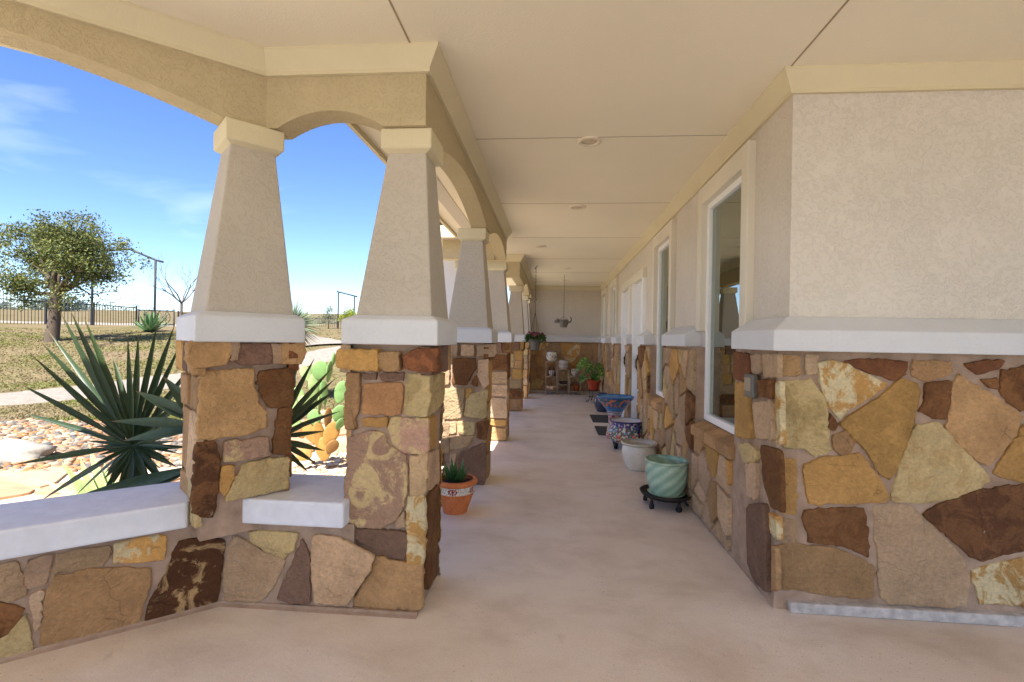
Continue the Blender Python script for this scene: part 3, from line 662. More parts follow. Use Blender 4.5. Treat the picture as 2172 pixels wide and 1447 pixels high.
# ------------------------------------------------------------------ columns
COLG = 'stone and stucco porch columns'
def column(front, ex, label, seed, w=.42, lean=(.07, .0), wtop=None, zb=-.15, tr_front=None, tr_side=None, depth=.43, z0=0, stones=True, tint=None):
    """front = plan point at the middle of the pedestal's front face; ex = direction of the front to the right; lean = shift of the top (right, to the front)"""
    rng = random.Random(seed); ex = V(ex).normalized(); ey = EZ; nf = V((ex.y, -ex.x, 0))      # nf = outward normal of the front
    base = V((front[0], front[1], 0)); ctr = base-nf*(depth/2)
    root = thing('porch_column', label, 'column', (ctr.x, ctr.y, 0), COLG)
    hw, hd = w/2, depth/2
    def frame(cx, cy, a, b, z): return [ctr+ex*(cx+sx*a)-nf*(cy+sy*b)*1+EZ*z for sx, sy in ((-1, -1), (1, -1), (1, 1), (-1, 1))]
    p = MB(); p.hexa([tuple(q) for q in frame(0, 0, hw-.02, hd-.02, zb)]+[tuple(q) for q in frame(0, 0, hw-.02, hd-.02, 1.372)], 1)
    sides = [(ex, nf, hw, hd), (-nf, ex, hd, hw), (-ex, -nf, hw, hd), (nf, -ex, hd, hw)]
    for i, (e, n_, a, b) in enumerate(sides):
        o = ctr+n_*(b-.02)
        if i == 0 and tr_front:
            for lst, org, sc, h in tr_front: traced(p, lst, org, sc, o, e, EZ, n_, h, rng)
        elif i == 1 and tr_side:
            for lst, org, sc, h in tr_side: traced(p, lst, org, sc, o, e, EZ, n_, h, rng)
        else:
            fill(p, ashlar(-a-.002, max(zb+.06, -.13) if i in (2, 3) else max(zb+.06, .01), a+.002, 1.2, rng, .16, .36), o, e, EZ, n_, .024, rng, .007)
        # overhanging top course
        c = -a-.028
        while c < a+.02:
            e2 = min(a+.028, c+rng.uniform(.13, .24))
            if a+.028-e2 < .07: e2 = a+.028
            if not (i == 0 and tr_front): stone(p, [(c+.004, 1.215), (e2-.004, 1.208+rng.uniform(-.012, .012)), (e2-.004, 1.364), (c+.004, 1.364)], o, e, EZ, n_, .052, rng.choice('TTTRGVNP'), rng, .004)
            c = e2
    ped = p.build('pedestal', [M['stone'], M['mortar']], root)
    lx, ly = lean
    wt = wtop if wtop else .205
    k = w-.42
    b = MB(); lo, hi_ = frame(lx*.4, -ly*.4, .25+k/2, .25, 1.364), frame(lx*.4, -ly*.4, .25+k/2, .25, 1.488); tp = frame(lx*.5, -ly*.5, .208+k/2, .208, 1.512)
    ids = [[b.vert(tuple(q)) for q in r] for r in (lo, hi_, tp)]
    for r, s in zip(ids, ids[1:]):
        for i in range(4): b.face((r[i], r[(i+1) % 4], s[(i+1) % 4], s[i]))
    b.face(ids[0][::-1]); b.face(ids[2]); b.build('base_band', M['band'], root, bevel=.008)
    s = MB(); lo, hi_ = frame(lx*.5, -ly*.5, .200+k/2, .200, 1.508), frame(lx, -ly, .102+k/2, .102, 2.372)
    s.hexa([tuple(q) for q in lo]+[tuple(q) for q in hi_]); s.build('shaft', M['column'], root, bevel=.008)
    c = MB(); r0, r1, r2 = frame(lx, -ly, .104+k/2, .104, 2.355), frame(lx*1.05, -ly*1.05, .136+k/2, .136, 2.372), frame(lx*1.05, -ly*1.05, .136+k/2, .136, CAPT-.002)
    ids = [[c.vert(tuple(q)) for q in r] for r in (r0, r1, r2)]
    for r, t in zip(ids, ids[1:]):
        for i in range(4): c.face((r[i], r[(i+1) % 4], t[(i+1) % 4], t[i]))
    c.face(ids[0][::-1]); c.face(ids[2]); c.build('capital', M['trim'], root, bevel=.008)
    return root
COL1 = [('T', [(245,330),(640,295),(650,440),(680,560),(745,650),(735,740),(640,790),(400,825),(215,845),(235,600)]), ('N', [(700,320),(950,290),(945,580),(770,595),(720,500),(690,400)]),
('N', [(850,610),(935,600),(920,940),(805,955),(820,780)]), ('M', [(430,860),(750,830),(765,960),(600,985),(420,1010)]), ('G', [(410,1060),(495,1055),(485,1150),(430,1265),(395,1240),(395,1120)]),
('Y', [(560,1040),(780,1000),(920,985),(915,1215),(700,1260),(560,1290),(440,1310),(480,1200),(530,1120)]), ('K', [(215,870),(340,860),(370,960),(375,1130),(360,1250),(335,1440),(180,1400),(190,1150),(205,1000)])]
COL1T = [('T', [(150,95),(465,90),(470,180),(430,265),(300,275),(170,285),(140,230)]), ('V', [(540,110),(780,105),(790,250),(560,265),(500,240)]), ('P', [(474,92),(532,92),(520,225),(476,240)]), ('T', [(865,110),(1045,100),(1035,200),(1015,258),(865,250)]), ('P', [(795,105),(858,105),(853,250),(800,250)])]
COL2 = [('T', [(1365,335),(1455,335),(1440,600),(1415,680),(1430,760),(1340,760),(1350,500)]), ('V', [(1480,340),(1575,340),(1570,380),(1485,370)]), ('V', [(1610,340),(1790,340),(1780,385),(1620,380)]), ('O', [(1490,420),(1780,415),(1775,560),(1750,650),(1480,640)]),
('Y', [(1830,340),(1990,350),(1985,550),(1965,665),(1805,650),(1815,430)]), ('G', [(1480,685),(1660,685),(1660,740),(1480,730)]), ('M', [(1700,680),(1975,690),(1975,955),(1810,945),(1720,880),(1680,770)])]
COL2b = [('M', [(850,620),(940,585),(1010,600),(1020,650),(1105,700),(1110,780),(1105,880),(1060,990),(990,1020),(900,1015),(830,980),(830,900),(845,750)]), ('B', [(1130,700),(1200,690),(1200,800),(1190,870),(1130,875)]), ('C', [(1115,885),(1190,880),(1192,1080),(1180,1200),(1115,1190)]), ('P', [(1065,1000),(1095,950),(1100,1020),(1065,1020)]),
('V', [(820,1045),(880,1030),(1105,1045),(1110,1110),(1100,1160),(1010,1145),(930,1095)]), ('T', [(970,1155),(1100,1185),(1180,1200),(1180,1388),(960,1385),(855,1370),(905,1290),(950,1220)])]
COL2T = [('G', [(1275,160),(1590,155),(1590,310),(1430,305),(1270,280)]), ('T', [(1610,165),(1755,170),(1750,310),(1620,305)]), ('R', [(1790,200),(1900,150),(2050,150),(2050,320),(1850,305),(1800,290)])]
COL2S = [('Y', [(1990,350),(2110,330),(2110,540),(2060,610),(1990,660)]), ('G', [(1992,680),(2060,660),(2050,890),(1992,920)])]
COL2Sb = [('P', [(1215,690),(1262,670),(1262,805),(1215,850)]), ('N', [(1222,880),(1262,825),(1256,1000),(1250,1220),(1212,1300),(1215,1000)])]
COL3 = [('N', [(220,365),(390,370),(395,440),(350,510),(320,565),(215,560)]), ('P', [(415,380),(490,375),(490,570),(455,590),(415,510)]), ('N', [(395,500),(410,560),(400,580),(360,555)]), ('G', [(320,600),(370,600),(330,660),(315,660)]), ('Y', [(330,650),(480,610),(475,810),(440,825),(305,800)]),
('B', [(130,600),(305,595),(290,820),(140,830)]), ('N', [(410,850),(490,845),(470,980),(440,985),(405,970)]), ('B', [(140,860),(185,860),(185,960),(140,960)]), ('B', [(200,860),(240,855),(235,935),(195,940)]), ('Y', [(255,850),(385,860),(380,950),(265,945)]), ('B', [(200,965),(380,960),(330,1030),(280,1055),(200,1060)]),
('B', [(130,970),(190,970),(185,1090),(130,1090)]), ('V', [(270,1090),(470,1010),(465,1300),(450,1335),(250,1300)]), ('P', [(200,1095),(240,1090),(230,1180),(195,1180)]), ('B', [(120,440),(190,440),(185,560),(125,570)])]
COL3T = [('P', [(290,260),(380,265),(375,345),(285,345)]), ('P', [(405,265),(550,255),(555,320),(530,350),(410,345)]), ('P', [(180,260),(255,260),(245,340),(180,345)])]
# column on the angled wall
c1o = .15
AD1 = V((math.cos(math.radians(47)), math.sin(math.radians(47)), 0)); AN1 = V((AD1.y, -AD1.x, 0))
l1 = hit(420, 900, V((-1.49, 2.43, 0)), AN1); r1 = hit(616, 900, V((-1.49, 2.43, 0)), AN1); m1 = (l1+r1)/2; w1 = (r1-l1).length
column((m1.x, m1.y), AD1, 'front left porch column standing on the angled low wall beside the fan palm', 21, w=w1, lean=(.02, .07), zb=.40, tr_front=[(COL1, *Z6, .03), (COL1T, *Z6, .055)])
column((-.85, 2.470), EX, 'nearest porch column, with a mottled purple and yellow stone in its pedestal', 22, w=.414, lean=(.075, .075), tr_front=[(COL2, *Z6, .024), (COL2b, *Z3, .024), (COL2T, *Z6, .055)], tr_side=[(COL2S, *Z6, .026), (COL2Sb, *Z3, .026)])
column((-.85, 4.70), EX, 'porch column behind the potted aloe with a triangle of sunlight on its stone', 23, lean=(.04, .05), tr_front=[(COL3, (900, 660), 3.6175, .024), (COL3T, (900, 660), 3.6175, .055)])
column((-1.06, 6.77), EX, 'extra wide porch column where the first run of arches ends', 24, w=.87, lean=(.03, .08))
column((-.82, 9.66), EX, 'porch column just past the wide one, opposite the far doormat', 25, lean=(.05, 0))
column((-.82, 11.79), EX, 'farthest free standing porch column', 26, lean=(.05, 0))
column((-.82, 12.86), EX, 'half hidden porch column against the far end wall', 27, lean=(.05, 0))

# ------------------------------------------------------------------ ceiling lights
def ceiling_light():
    r = thing('ceiling_light', '', 'ceiling light', (0, 0, CEIL), 'recessed round ceiling lights')
    a = MB(); a.lathe([(.055, -.001), (.062, -.012), (.085, -.010), (.09, -.002), (.09, .001), (.055, .001)], (0, 0, CEIL), 28); a.v = [(x, y, z) for x, y, z in a.v]; a.build('trim_ring', M['lamp'], r)
    b = MB(); b.lathe([(.001, -.004), (.03, -.004), (.056, -.0035), (.056, .001)], (0, 0, CEIL), 24); b.build('lens', M['lens'], r); return r
cl0 = ceiling_light()
for i, (x, y, lb) in enumerate(((.23, 3.62, 'largest and nearest recessed ceiling light above the walkway'), (.23, 5.4, 'second recessed ceiling light from the camera'), (-.23, 7.65, 'recessed ceiling light set to the left, between the arcade and the walkway'),
                                (.26, 9.95, 'recessed ceiling light just before the hanging animal planter'), (.26, 11.9, 'farthest recessed ceiling light near the end wall'))):
    o = cl0 if i == 0 else copy_tree(cl0); o.location = (x, y, CEIL); o['label'] = lb

# ------------------------------------------------------------------ unseen driveway slab behind the camera, added to bounce light into the porch
bounce_slab = MB(); bounce_slab.prism([(-9, -22), (9, -22), (9, -5.2), (-9, -5.2)], -.2, -.08); bounce_slab.build('driveway', plain('bounce_concrete', rgb(176, 173, 170), .9, var=.1, sc=3), kind='structure')

# ------------------------------------------------------------------ pots by the wall
def profile_smooth(p, k=2):
    for _ in range(k):
        q = [p[0]]
        for a, b in zip(p, p[1:]): q += [(a[0]*.75+b[0]*.25, a[1]*.75+b[1]*.25), (a[0]*.25+b[0]*.75, a[1]*.25+b[1]*.75)]
        p = q+[p[-1]]
    return p
def pot(name, root, loc, prof, mat, cf, wall=.014, n=56, rf=None, depth=None, inner=None, k=2):
    """turned pot with a real inside"""
    mb = MB(); p = profile_smooth(prof, k)
    if cf:
        q = [p[0]]
        for a, b in zip(p, p[1:]):
            m_ = max(1, int(math.hypot(b[0]-a[0], b[1]-a[1])/.007)); q += [(a[0]+(b[0]-a[0])*j/m_, a[1]+(b[1]-a[1])*j/m_) for j in range(1, m_+1)]
        p = q
    top = p[-1]
    ins = [(max(.004, r-wall), z) for r, z in p[::-1] if z > prof[0][1]+.02]
    mb.lathe([(p[0][0]*.6, p[0][1]+.001)]+p+ins, (0, 0, 0), n, 0, (lambda t, i, z: cf(t, z, i > len(p))) if cf else None, rf)
    mb.v = [(x+loc[0], y+loc[1], z+loc[2]) for x, y, z in mb.v]
    return mb.build(name, mat, root)
def soil(root, loc, r, z):
    mb = MB(); mb.lathe([(r, z-.02), (r, z), (r*.5, z+.008), (.004, z+.006)], loc, 20); mb.build('soil', M['soil'], root)
# green pot on its dolly
gx, gy = .985, 4.36
t = thing('plant_dolly', 'dark round wheeled dolly carrying the green pot', 'plant dolly', (gx, gy, 0))
mb = MB(); mb.lathe([(.02, .078), (.18, .078), (.212, .10), (.222, .122), (.214, .124), (.204, .108), (.02, .094)], (gx, gy, 0), 40); mb.build('tray', M['dark'], t)
for k in range(5):
    a = 2*PI*k/5-1.2; cx, cy = gx+.185*math.cos(a), gy+.185*math.sin(a); mb = MB()
    mb.tube([(cx-.014*math.sin(a*2), cy-.014*math.cos(a*2), .024), (cx+.014*math.sin(a*2), cy+.014*math.cos(a*2), .024)], .024, 12); mb.tube([(cx, cy, .03), (cx, cy, .08)], [.018, .012], 8); mb.build('caster', M['dark'], t)
t = thing('glazed_pot', 'pale green glazed pot with swirling ribs standing on the wheeled dolly', 'flower pot', (gx, gy, .1), 'pots along the house wall')
def green(tt, z, ins): s = .5+.5*math.sin(9*(tt-z*7.5)); return mixc(rgb(150, 184, 160), rgb(188, 212, 188), s*.8+.1*math.sin(z*60))
mb = MB(); mb.lathe([(.05, .1), (.135, .1), (.158, .117), (.152, .12), (.11, .108), (.05, .108)], (gx, gy, 0), 40, 0, lambda a, i, z: rgb(166, 190, 160)); mb.build('saucer', M['glaze'], t)
pot('bowl', t, (gx, gy, 0), [(.115, .11), (.128, .113), (.155, .17), (.172, .25), (.176, .34), (.174, .372), (.182, .380), (.182, .392), (.176, .396)], M['glaze'], green, n=96, rf=lambda a, z: 1+(.013*max(-.6, math.sin(9*(a-z*7.5))) if z < .365 else 0))
# white pot
t = thing('white_pot', 'plain off white glazed pot between the green pot and the mosaic patterned pot', 'flower pot', (.955, 5.56, 0), 'pots along the house wall')
pot('bowl', t, (.955, 5.56, 0), [(.11, 0), (.125, .004), (.165, .08), (.188, .17), (.184, .235), (.172, .262), (.176, .272), (.198, .280), (.200, .296), (.188, .300)], M['glaze'], lambda a, z, i: mixc(rgb(226, 222, 210), rgb(198, 190, 172), (.7 if z > .268 else .12+.1*math.sin(3*a+z*20))), wall=.018)
# patterned pots
NAVY, WHT, TERR, SKYB, GRN, YEL, PUR = rgb(52, 50, 110), rgb(226, 222, 212), rgb(170, 72, 50), rgb(96, 150, 190), rgb(84, 116, 76), rgb(214, 160, 70), rgb(82, 70, 140)
def talavera(a, z, ins):
    if ins: return rgb(214, 214, 216)
    if z > .352: return NAVY
    n = mnoise.noise((a*5, z*40, 1)); sp = mnoise.noise((math.cos(a)*9, math.sin(a)*9, z*34))
    if z > .29: return mixc(PUR, WHT, 1 if sp > .18 else 0)
    u = (a*4/PI+.25) % 1-.5; w = (z-.17)/.11; r = math.hypot(u*1.7, w)
    if r < .2: return YEL if r < .09 else TERR
    if r < .36: return rgb(190, 70, 52) if abs(math.sin(6*math.atan2(w, u*1.7))) > .45 else WHT
    if abs(abs(u)-.34-.06*math.sin(z*50)) < .05: return GRN if sp < .1 else WHT
    if sp > .22: return WHT
    return (SKYB if n > .1 else GRN if n > -.1 else TERR if n > -.28 else rgb(150, 60, 60))
t = thing('talavera_pot', 'round blue and red painted ceramic pot on short black feet', 'flower pot', (.975, 6.62, 0), 'pots along the house wall')
pot('bowl', t, (.975, 6.62, 0), [(.12, .062), (.15, .066), (.225, .12), (.252, .19), (.235, .255), (.192, .295), (.188, .312), (.215, .345), (.228, .362), (.226, .374), (.216, .372)], M['glaze'], talavera, n=128, wall=.02)
for k in range(3):
    a = 2*PI*k/3+.35+PI; cx, cy = .975+.155*math.cos(a), 6.62+.155*math.sin(a); mb = MB(); mb.tube([(cx, cy, 0), (cx, cy, .04), (cx, cy, .09)], [.022, .03, .045], 10); mb.build('foot', M['dark'], t)
for a in (-1.1, 2.0):
    mb = MB(); mb.cur = NAVY; cx, cy = .975, 6.62
    mb.tube([(cx+r*math.cos(a), cy+r*math.sin(a), z) for r, z in ((.19, .315), (.235, .318), (.262, .29), (.258, .25), (.24, .235))], [.016, .018, .018, .018, .012], 8); mb.build('handle', M['glaze'], t)
def talbowl(a, z, ins):
    sp = mnoise.noise((math.cos(a)*6, math.sin(a)*6, z*26))
    if z > .605: return rgb(70, 100, 140)
    if ins: return mixc(rgb(60, 110, 160), rgb(120, 170, 200), .5+.5*sp)
    if z > .47:
        return rgb(206, 120, 64) if (sp > .12 and z < .585) else (rgb(60, 104, 84) if sp < -.25 else rgb(46, 92, 146))
    if z > .40: return mixc(rgb(84, 140, 190), rgb(50, 84, 140), .5+.5*math.sin(z*260))
    if z > .34: return WHT if math.sin(z*330) > 0 else NAVY
    return rgb(214, 126, 70) if sp > .16 else (WHT if sp > .02 else (NAVY if sp > -.2 else rgb(150, 60, 60)))
t = thing('pedestal_bowl', 'flared blue painted bowl on a patterned pedestal near the door', 'planter', (.90, 7.30, 0), 'pots along the house wall')
pot('bowl', t, (.90, 7.30, 0), [(.12, 0), (.13, .01), (.115, .10), (.092, .20), (.088, .28), (.10, .35), (.125, .41), (.18, .48), (.25, .56), (.275, .60), (.268, .612)], M['glaze'], talbowl, n=112, wall=.016)
t = thing('blue_vase', 'dark blue grey rounded vase behind the patterned pedestal bowl', 'vase', (.985, 10.0, 0), 'pots along the house wall')
pot('bowl', t, (.985, 10.0, 0), [(.09, 0), (.105, .004), (.15, .10), (.168, .20), (.15, .29), (.095, .345), (.085, .36), (.095, .372)], M['glaze'], lambda a, z, i: mixc(rgb(58, 62, 84), rgb(84, 88, 106), .5+.5*mnoise.noise((a*3, z*12, 0))))
for y0, y1, x0, lb in ((7.45, 8.20, .685, 'black rubber doormat nearer the camera, partly behind the patterned pot'), (8.62, 9.45, .695, 'black rubber doormat farther from the camera at the second door')):
    mb = MB(); mb.box((x0, y0, .001), (1.14, y1, .014)); tag(mb.build('doormat', M['mat'], bevel=.004), lb, 'doormat', 'black doormats')
# aloe in terracotta
ax, ay = -.775, 3.97
t = thing('terracotta_pot', 'terracotta pot with a white mosaic band, holding a small aloe', 'flower pot', (ax, ay, 0))
def terra(a, z, ins):
    if .165 < z < .222 and not ins:
        u = (a*5/(2*PI)+.72) % 1-.5; w = (z-.194)/.028; r = math.hypot(u*4.6, w)
        if r < .95 and abs(math.cos(4*math.atan2(w, u*4.6))) > .5 and r > .12: return rgb(150, 40, 36)
        if abs(math.sin(a*26+z*30)) < .12 or abs(math.sin(z*150+a*9)) < .12: return rgb(140, 130, 120)
        return rgb(228, 220, 206)
    return mixc(rgb(200, 112, 62), rgb(216, 136, 86), .5+.5*mnoise.noise((a*2, z*14, 5)))
pot('body', t, (ax, ay, 0), [(.092, 0), (.10, .003), (.098, .02), (.12, .07), (.138, .13), (.150, .158), (.154, .164), (.146, .168), (.150, .22), (.153, .226), (.172, .232), (.178, .25), (.170, .266), (.158, .268)], M['clay'], terra, n=140, wall=.022, k=1)
soil(t, (ax, ay, 0), .145, .235)
def blade(mb, base, tip, w, nrm, sag=0, segs=7, fold=.35, c0=(.05, .1, .03), c1=None, peak=.4, wb=.3, m=0, c2=None):
    """tapered leaf with a folded midrib"""
    base = V(base); tip = V(tip); d = tip-base; L_ = d.length; d.normalize(); side = d.cross(V(nrm))
    if side.length < 1e-4: side = d.cross(V((0, 0, 1)))
    side.normalize(); up = side.cross(d); rows = []
    for i in range(segs+1):
        t_ = i/segs; p = base+d*(L_*t_)+V((0, 0, -sag*L_*t_*t_))
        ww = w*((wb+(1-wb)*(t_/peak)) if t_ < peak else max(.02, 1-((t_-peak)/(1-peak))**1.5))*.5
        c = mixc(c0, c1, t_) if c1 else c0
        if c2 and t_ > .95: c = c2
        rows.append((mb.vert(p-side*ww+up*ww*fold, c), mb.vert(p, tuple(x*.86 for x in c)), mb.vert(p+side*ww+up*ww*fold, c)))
    for a, b in zip(rows, rows[1:]):
        mb.face((a[0], a[1], b[1], b[0]), m, True); mb.face((a[1], a[2], b[2], b[1]), m, True)
rng = random.Random(3); mb = MB()
for k in range(13):
    a = k*2.4; r = .03+.012*k*.4; e = math.radians(80-3.2*k); l = .155+.05*rng.random()
    d = V((math.cos(a)*math.cos(e), math.sin(a)*math.cos(e), math.sin(e)))
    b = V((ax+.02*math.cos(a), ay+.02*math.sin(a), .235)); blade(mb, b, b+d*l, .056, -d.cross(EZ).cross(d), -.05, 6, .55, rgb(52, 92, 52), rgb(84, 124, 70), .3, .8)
mb.build('aloe', M['leaf'], t, fix=False)

# wall mounted box
q0 = hit(1577, 800, (1.128, 0, 0), -EX); q1 = hit(1594, 845, (1.128, 0, 0), -EX)
zc0 = hit(1590, 845, (1.128, 0, 0), -EX).z; zc1 = hit(1590, 794, (1.128, 0, 0), -EX).z
t = thing('wall_box', 'small grey control box mounted on the stone beside the first window', 'control box', (1.15, (q0.y+q1.y)/2, (zc0+zc1)/2))
mb = MB(); mb.box((1.128, q1.y, zc0), (1.168, q0.y, zc1)); mb.build('case', M['grey'], t, bevel=.012)
mb = MB(); mb.box((1.125, q1.y+.018, zc0+.04), (1.130, q0.y-.018, zc1-.022)); mb.build('screen', M['greyface'], t, bevel=.002)

# ------------------------------------------------------------------ far end: plant stand, shelves, hanging planters
px_, py_ = .93, 11.55
t = thing('plant_stand', 'black wrought iron plant stand with curled legs under the red pot', 'plant stand', (px_, py_, 0))
mb = MB(); mb.tube([(px_+.13*math.cos(a), py_+.13*math.sin(a), .27) for a in [i*PI/10 for i in range(21)]], .008, 5)
mb.tube([(px_+.11*math.cos(a), py_+.11*math.sin(a), .12) for a in [i*PI/10 for i in range(21)]], .006, 5); mb.build('ring', M['dark'], t)
for k in range(3):
    a = 2*PI*k/3+PI*1.22; mb = MB(); c, s_ = math.cos(a), math.sin(a)
    mb.tube([(px_+r*c, py_+r*s_, z) for r, z in ((.13, .30), (.135, .27), (.115, .2), (.11, .12), (.14, .05), (.19, .012), (.225, .025), (.222, .05), (.205, .045))], .008, 6); mb.build('leg', M['dark'], t)
t = thing('red_pot_plant', 'large leafy variegated plant in a red clay pot on the iron stand', 'potted plant', (px_, py_, .27))
pot('pot', t, (px_, py_, 0), [(.10, .272), (.108, .275), (.135, .42), (.138, .44), (.158, .445), (.164, .50), (.156, .51)], M['clay'], lambda a, z, i: rgb(176, 74, 48), k=1)
rng = random.Random(9); mb = MB(); st_ = MB(); st_.cur = rgb(90, 120, 60)
def bigleaf(mb, base, d, nrm, l, w):
    d = V(d).normalized(); side = d.cross(V(nrm)).normalized(); up = side.cross(d); rows = []
    c = mixc(rgb(96, 142, 60), rgb(60, 108, 44), rng.random()); y_ = rgb(196, 204, 130)
    for i in range(7):
        f = i/6; ww = w*math.sin(PI*min(1, .12+f*.88))**.7; p = V(base)+d*l*f-EZ*(.35*l*f*f)
        row = []
        for j, s_ in enumerate((-1, -.5, 0, .5, 1)):
            cc = mixc(c, y_, .75) if (rng.random() < .22) else c
            row.append(mb.vert(p+side*ww*s_+up*(abs(s_)**1.6*.22*ww)+EZ*rng.gauss(0, .006), cc))
        rows.append(row)
    for a, b in zip(rows, rows[1:]):
        for j in range(4): mb.face((a[j], a[j+1], b[j+1], b[j]), 0, True)
for k in range(24):
    a = k*2.39+.4; e = math.radians(rng.uniform(15, 85)); l = rng.uniform(.25, .5); d = V((math.cos(a)*math.cos(e), math.sin(a)*math.cos(e), math.sin(e)))
    p = V((px_, py_, .5))+V((d.x*.75, d.y*.75, d.z))*l; st_.tube([(px_, py_, .5), tuple(V((px_, py_, .5))*.5+p*.5+EZ*.02), tuple(p)], [.008, .006, .004], 5)
    o_ = V((math.cos(a), math.sin(a), rng.uniform(-.5, .35))); bigleaf(mb, p, o_, V((o_.x*.3, o_.y*.3-.55, .8)), rng.uniform(.18, .27), rng.uniform(.075, .12))
mb.build('leaves', M['leaf'], t, fix=False); st_.build('stems', M['leaf'], t)
# shelves
SY = 12.98
t = thing('plant_shelf', 'stepped three tower bamboo plant shelf against the stone end wall', 'shelf', (.25, SY, 0))
TW = [(-.20, .105, .855, (.11, .47, .855)), (.115, .40, .66, (.27, .66)), (.41, .71, .48, (.10, .48))]
for x0, x1, zt, sh in TW:
    for sx in (x0+.012, x1-.012):
        for sy in (SY-.13, SY+.13):
            mb = MB(); mb.tube([(sx, sy, 0), (sx, sy, zt)], .013, 7); mb.build('post', M['bamboo'], t)
    for z in sh:
        mb = MB()
        for k in range(8): mb.tube([(x0, SY-.13+k*.26/7, z-.012), (x1, SY-.13+k*.26/7, z-.012)], .011, 6)
        mb.build('shelf_board', M['bamboo'], t)
def mini(name, label, loc, prof, cf, mat='glaze'):
    t = thing(name, label, 'flower pot', loc, 'pots on the plant shelf'); pot('pot', t, loc, prof, M[mat], cf, wall=.012, n=48); return t
def flor(a, z, ins):
    if ins: return rgb(200, 200, 196)
    s = mnoise.noise((math.cos(a)*8, math.sin(a)*8, z*20))
    if .08 < z < .19 and s > .12: return rgb(90, 70, 56) if s > .25 else rgb(150, 96, 66)
    return rgb(60, 70, 96) if z > .245 else rgb(220, 218, 208)
mini('round_pot', 'round white pot painted with dark flowers on the tallest shelf', (-.05, SY, .856), [(.08, 0), (.09, .004), (.14, .08), (.15, .15), (.125, .22), (.11, .24), (.125, .258)], flor)
mini('banded_pot', 'cream pot with faint bands on top of the middle shelf', (.257, SY, .661), [(.105, 0), (.112, .004), (.136, .09), (.138, .13), (.125, .22), (.128, .235)], lambda a, z, i: mixc(rgb(198, 196, 190), rgb(190, 168, 150), .5+.5*math.sin(z*60)))
t = mini('speckled_pot', 'speckled pot of pale flowers on top of the lowest shelf', (.56, SY, .481), [(.07, 0), (.08, .004), (.11, .06), (.118, .13), (.11, .165), (.114, .18)], lambda a, z, i: (WHT if mnoise.noise((math.cos(a)*12, math.sin(a)*12, z*50)) > .05 else rgb(150, 126, 104)))
mini('small_planter', 'small lavender white planter on the second level of the tall shelf', (-.045, SY, .471), [(.05, 0), (.06, .004), (.08, .08), (.082, .13), (.088, .145)], lambda a, z, i: mixc(rgb(196, 188, 198), rgb(160, 150, 158), .5+.5*math.sin(a*9)))
mini('oval_dish', 'squat dish with red and yellow dots on the bottom of the tall shelf', (-.05, SY, .111), [(.10, 0), (.115, .004), (.142, .05), (.135, .09), (.12, .11)], lambda a, z, i: (rgb(190, 80, 50) if mnoise.noise((math.cos(a)*9, math.sin(a)*9, z*40)) > .12 else rgb(216, 190, 130) if mnoise.noise((math.cos(a)*9, math.sin(a)*9, z*40)) > -.1 else WHT))
mini('orange_pot', 'small orange brown pot at the bottom right of the shelf', (.60, SY, .101), [(.06, 0), (.07, .004), (.095, .07), (.10, .13), (.09, .15)], lambda a, z, i: mixc(rgb(170, 96, 44), rgb(120, 60, 30), .5+.5*math.sin(a*5)), 'clay')
mini('clay_cup', 'little brown clay cup beside the orange pot on the bottom shelf', (.49, SY-.02, .101), [(.035, 0), (.045, .004), (.055, .05), (.058, .09)], lambda a, z, i: rgb(140, 104, 84), 'clay')
mini('dark_bowl', 'shallow dark bowl on the lower board of the middle shelf', (.26, SY, .271), [(.06, 0), (.08, .003), (.12, .05), (.125, .07)], lambda a, z, i: rgb(84, 72, 64), 'clay')
t = thing('wicker_arch', 'brown wicker hoop standing behind the small planter', 'ornament', (-.045, SY+.08, .471)); mb = MB()
for k in range(4): mb.tube([(-.045+(.10-.012*k)*math.cos(a), SY+.08+.01*k, .476+(.27-.03*k)*math.sin(a)) for a in [i*PI/10 for i in range(11)]], .008, 5)
mb.build('hoop', plain('wicker', rgb(104, 70, 46), .8, var=.3), t)
# hanging basket
hx, hy = -.372, 9.66
def chain(mb, x, y, z0, z1, step=.034):
    z = z0; k = 0
    while z < z1:
        e = min(z+step, z1); a = (.006, 0) if k % 2 else (0, .006)
        mb.tube([(x, y, z), (x+a[0], y+a[1], z+step*.3), (x+a[0], y+a[1], z+step*.7), (x, y, e)], .0028, 4); mb.tube([(x, y, z), (x-a[0], y-a[1], z+step*.3), (x-a[0], y-a[1], z+step*.7), (x, y, e)], .0028, 4); z = e; k += 1
def shook(mb, x, y, z): mb.tube([(x+.022*math.sin(a)*(1 if a < PI*1.5 else 1), y, z+.03*math.cos(a*.5)+.0) for a in [i*2*PI/14 for i in range(15)]], .005, 5)
t = thing('hanging_basket', 'hanging basket of pink flowers on a chain from the ceiling', 'hanging basket', (hx, hy, 1.2))
mb = MB(); chain(mb, hx, hy, 2.2, CEIL-.04); mb.build('chain', M['dark'], t)
for z in (CEIL-.03, 2.17): mb = MB(); shook(mb, hx, hy, z); mb.build('hook', M['dark'], t)
mb = MB(); mb.tube([(hx, hy, 2.14), (hx, hy, 1.95)], .004, 5)
for k in range(4):
    a = k*PI/2+.5; mb.tube([(hx, hy, 1.95), (hx+.115*math.cos(a), hy+.115*math.sin(a), 1.42)], .003, 4)
mb.build('wires', M['dark'], t)
pot('pot', t, (hx, hy, 0), [(.078, 1.205), (.085, 1.21), (.118, 1.40), (.126, 1.405), (.126, 1.43)], M['grey'], None, k=1)
rng = random.Random(4); mb = MB(); fl_ = MB()
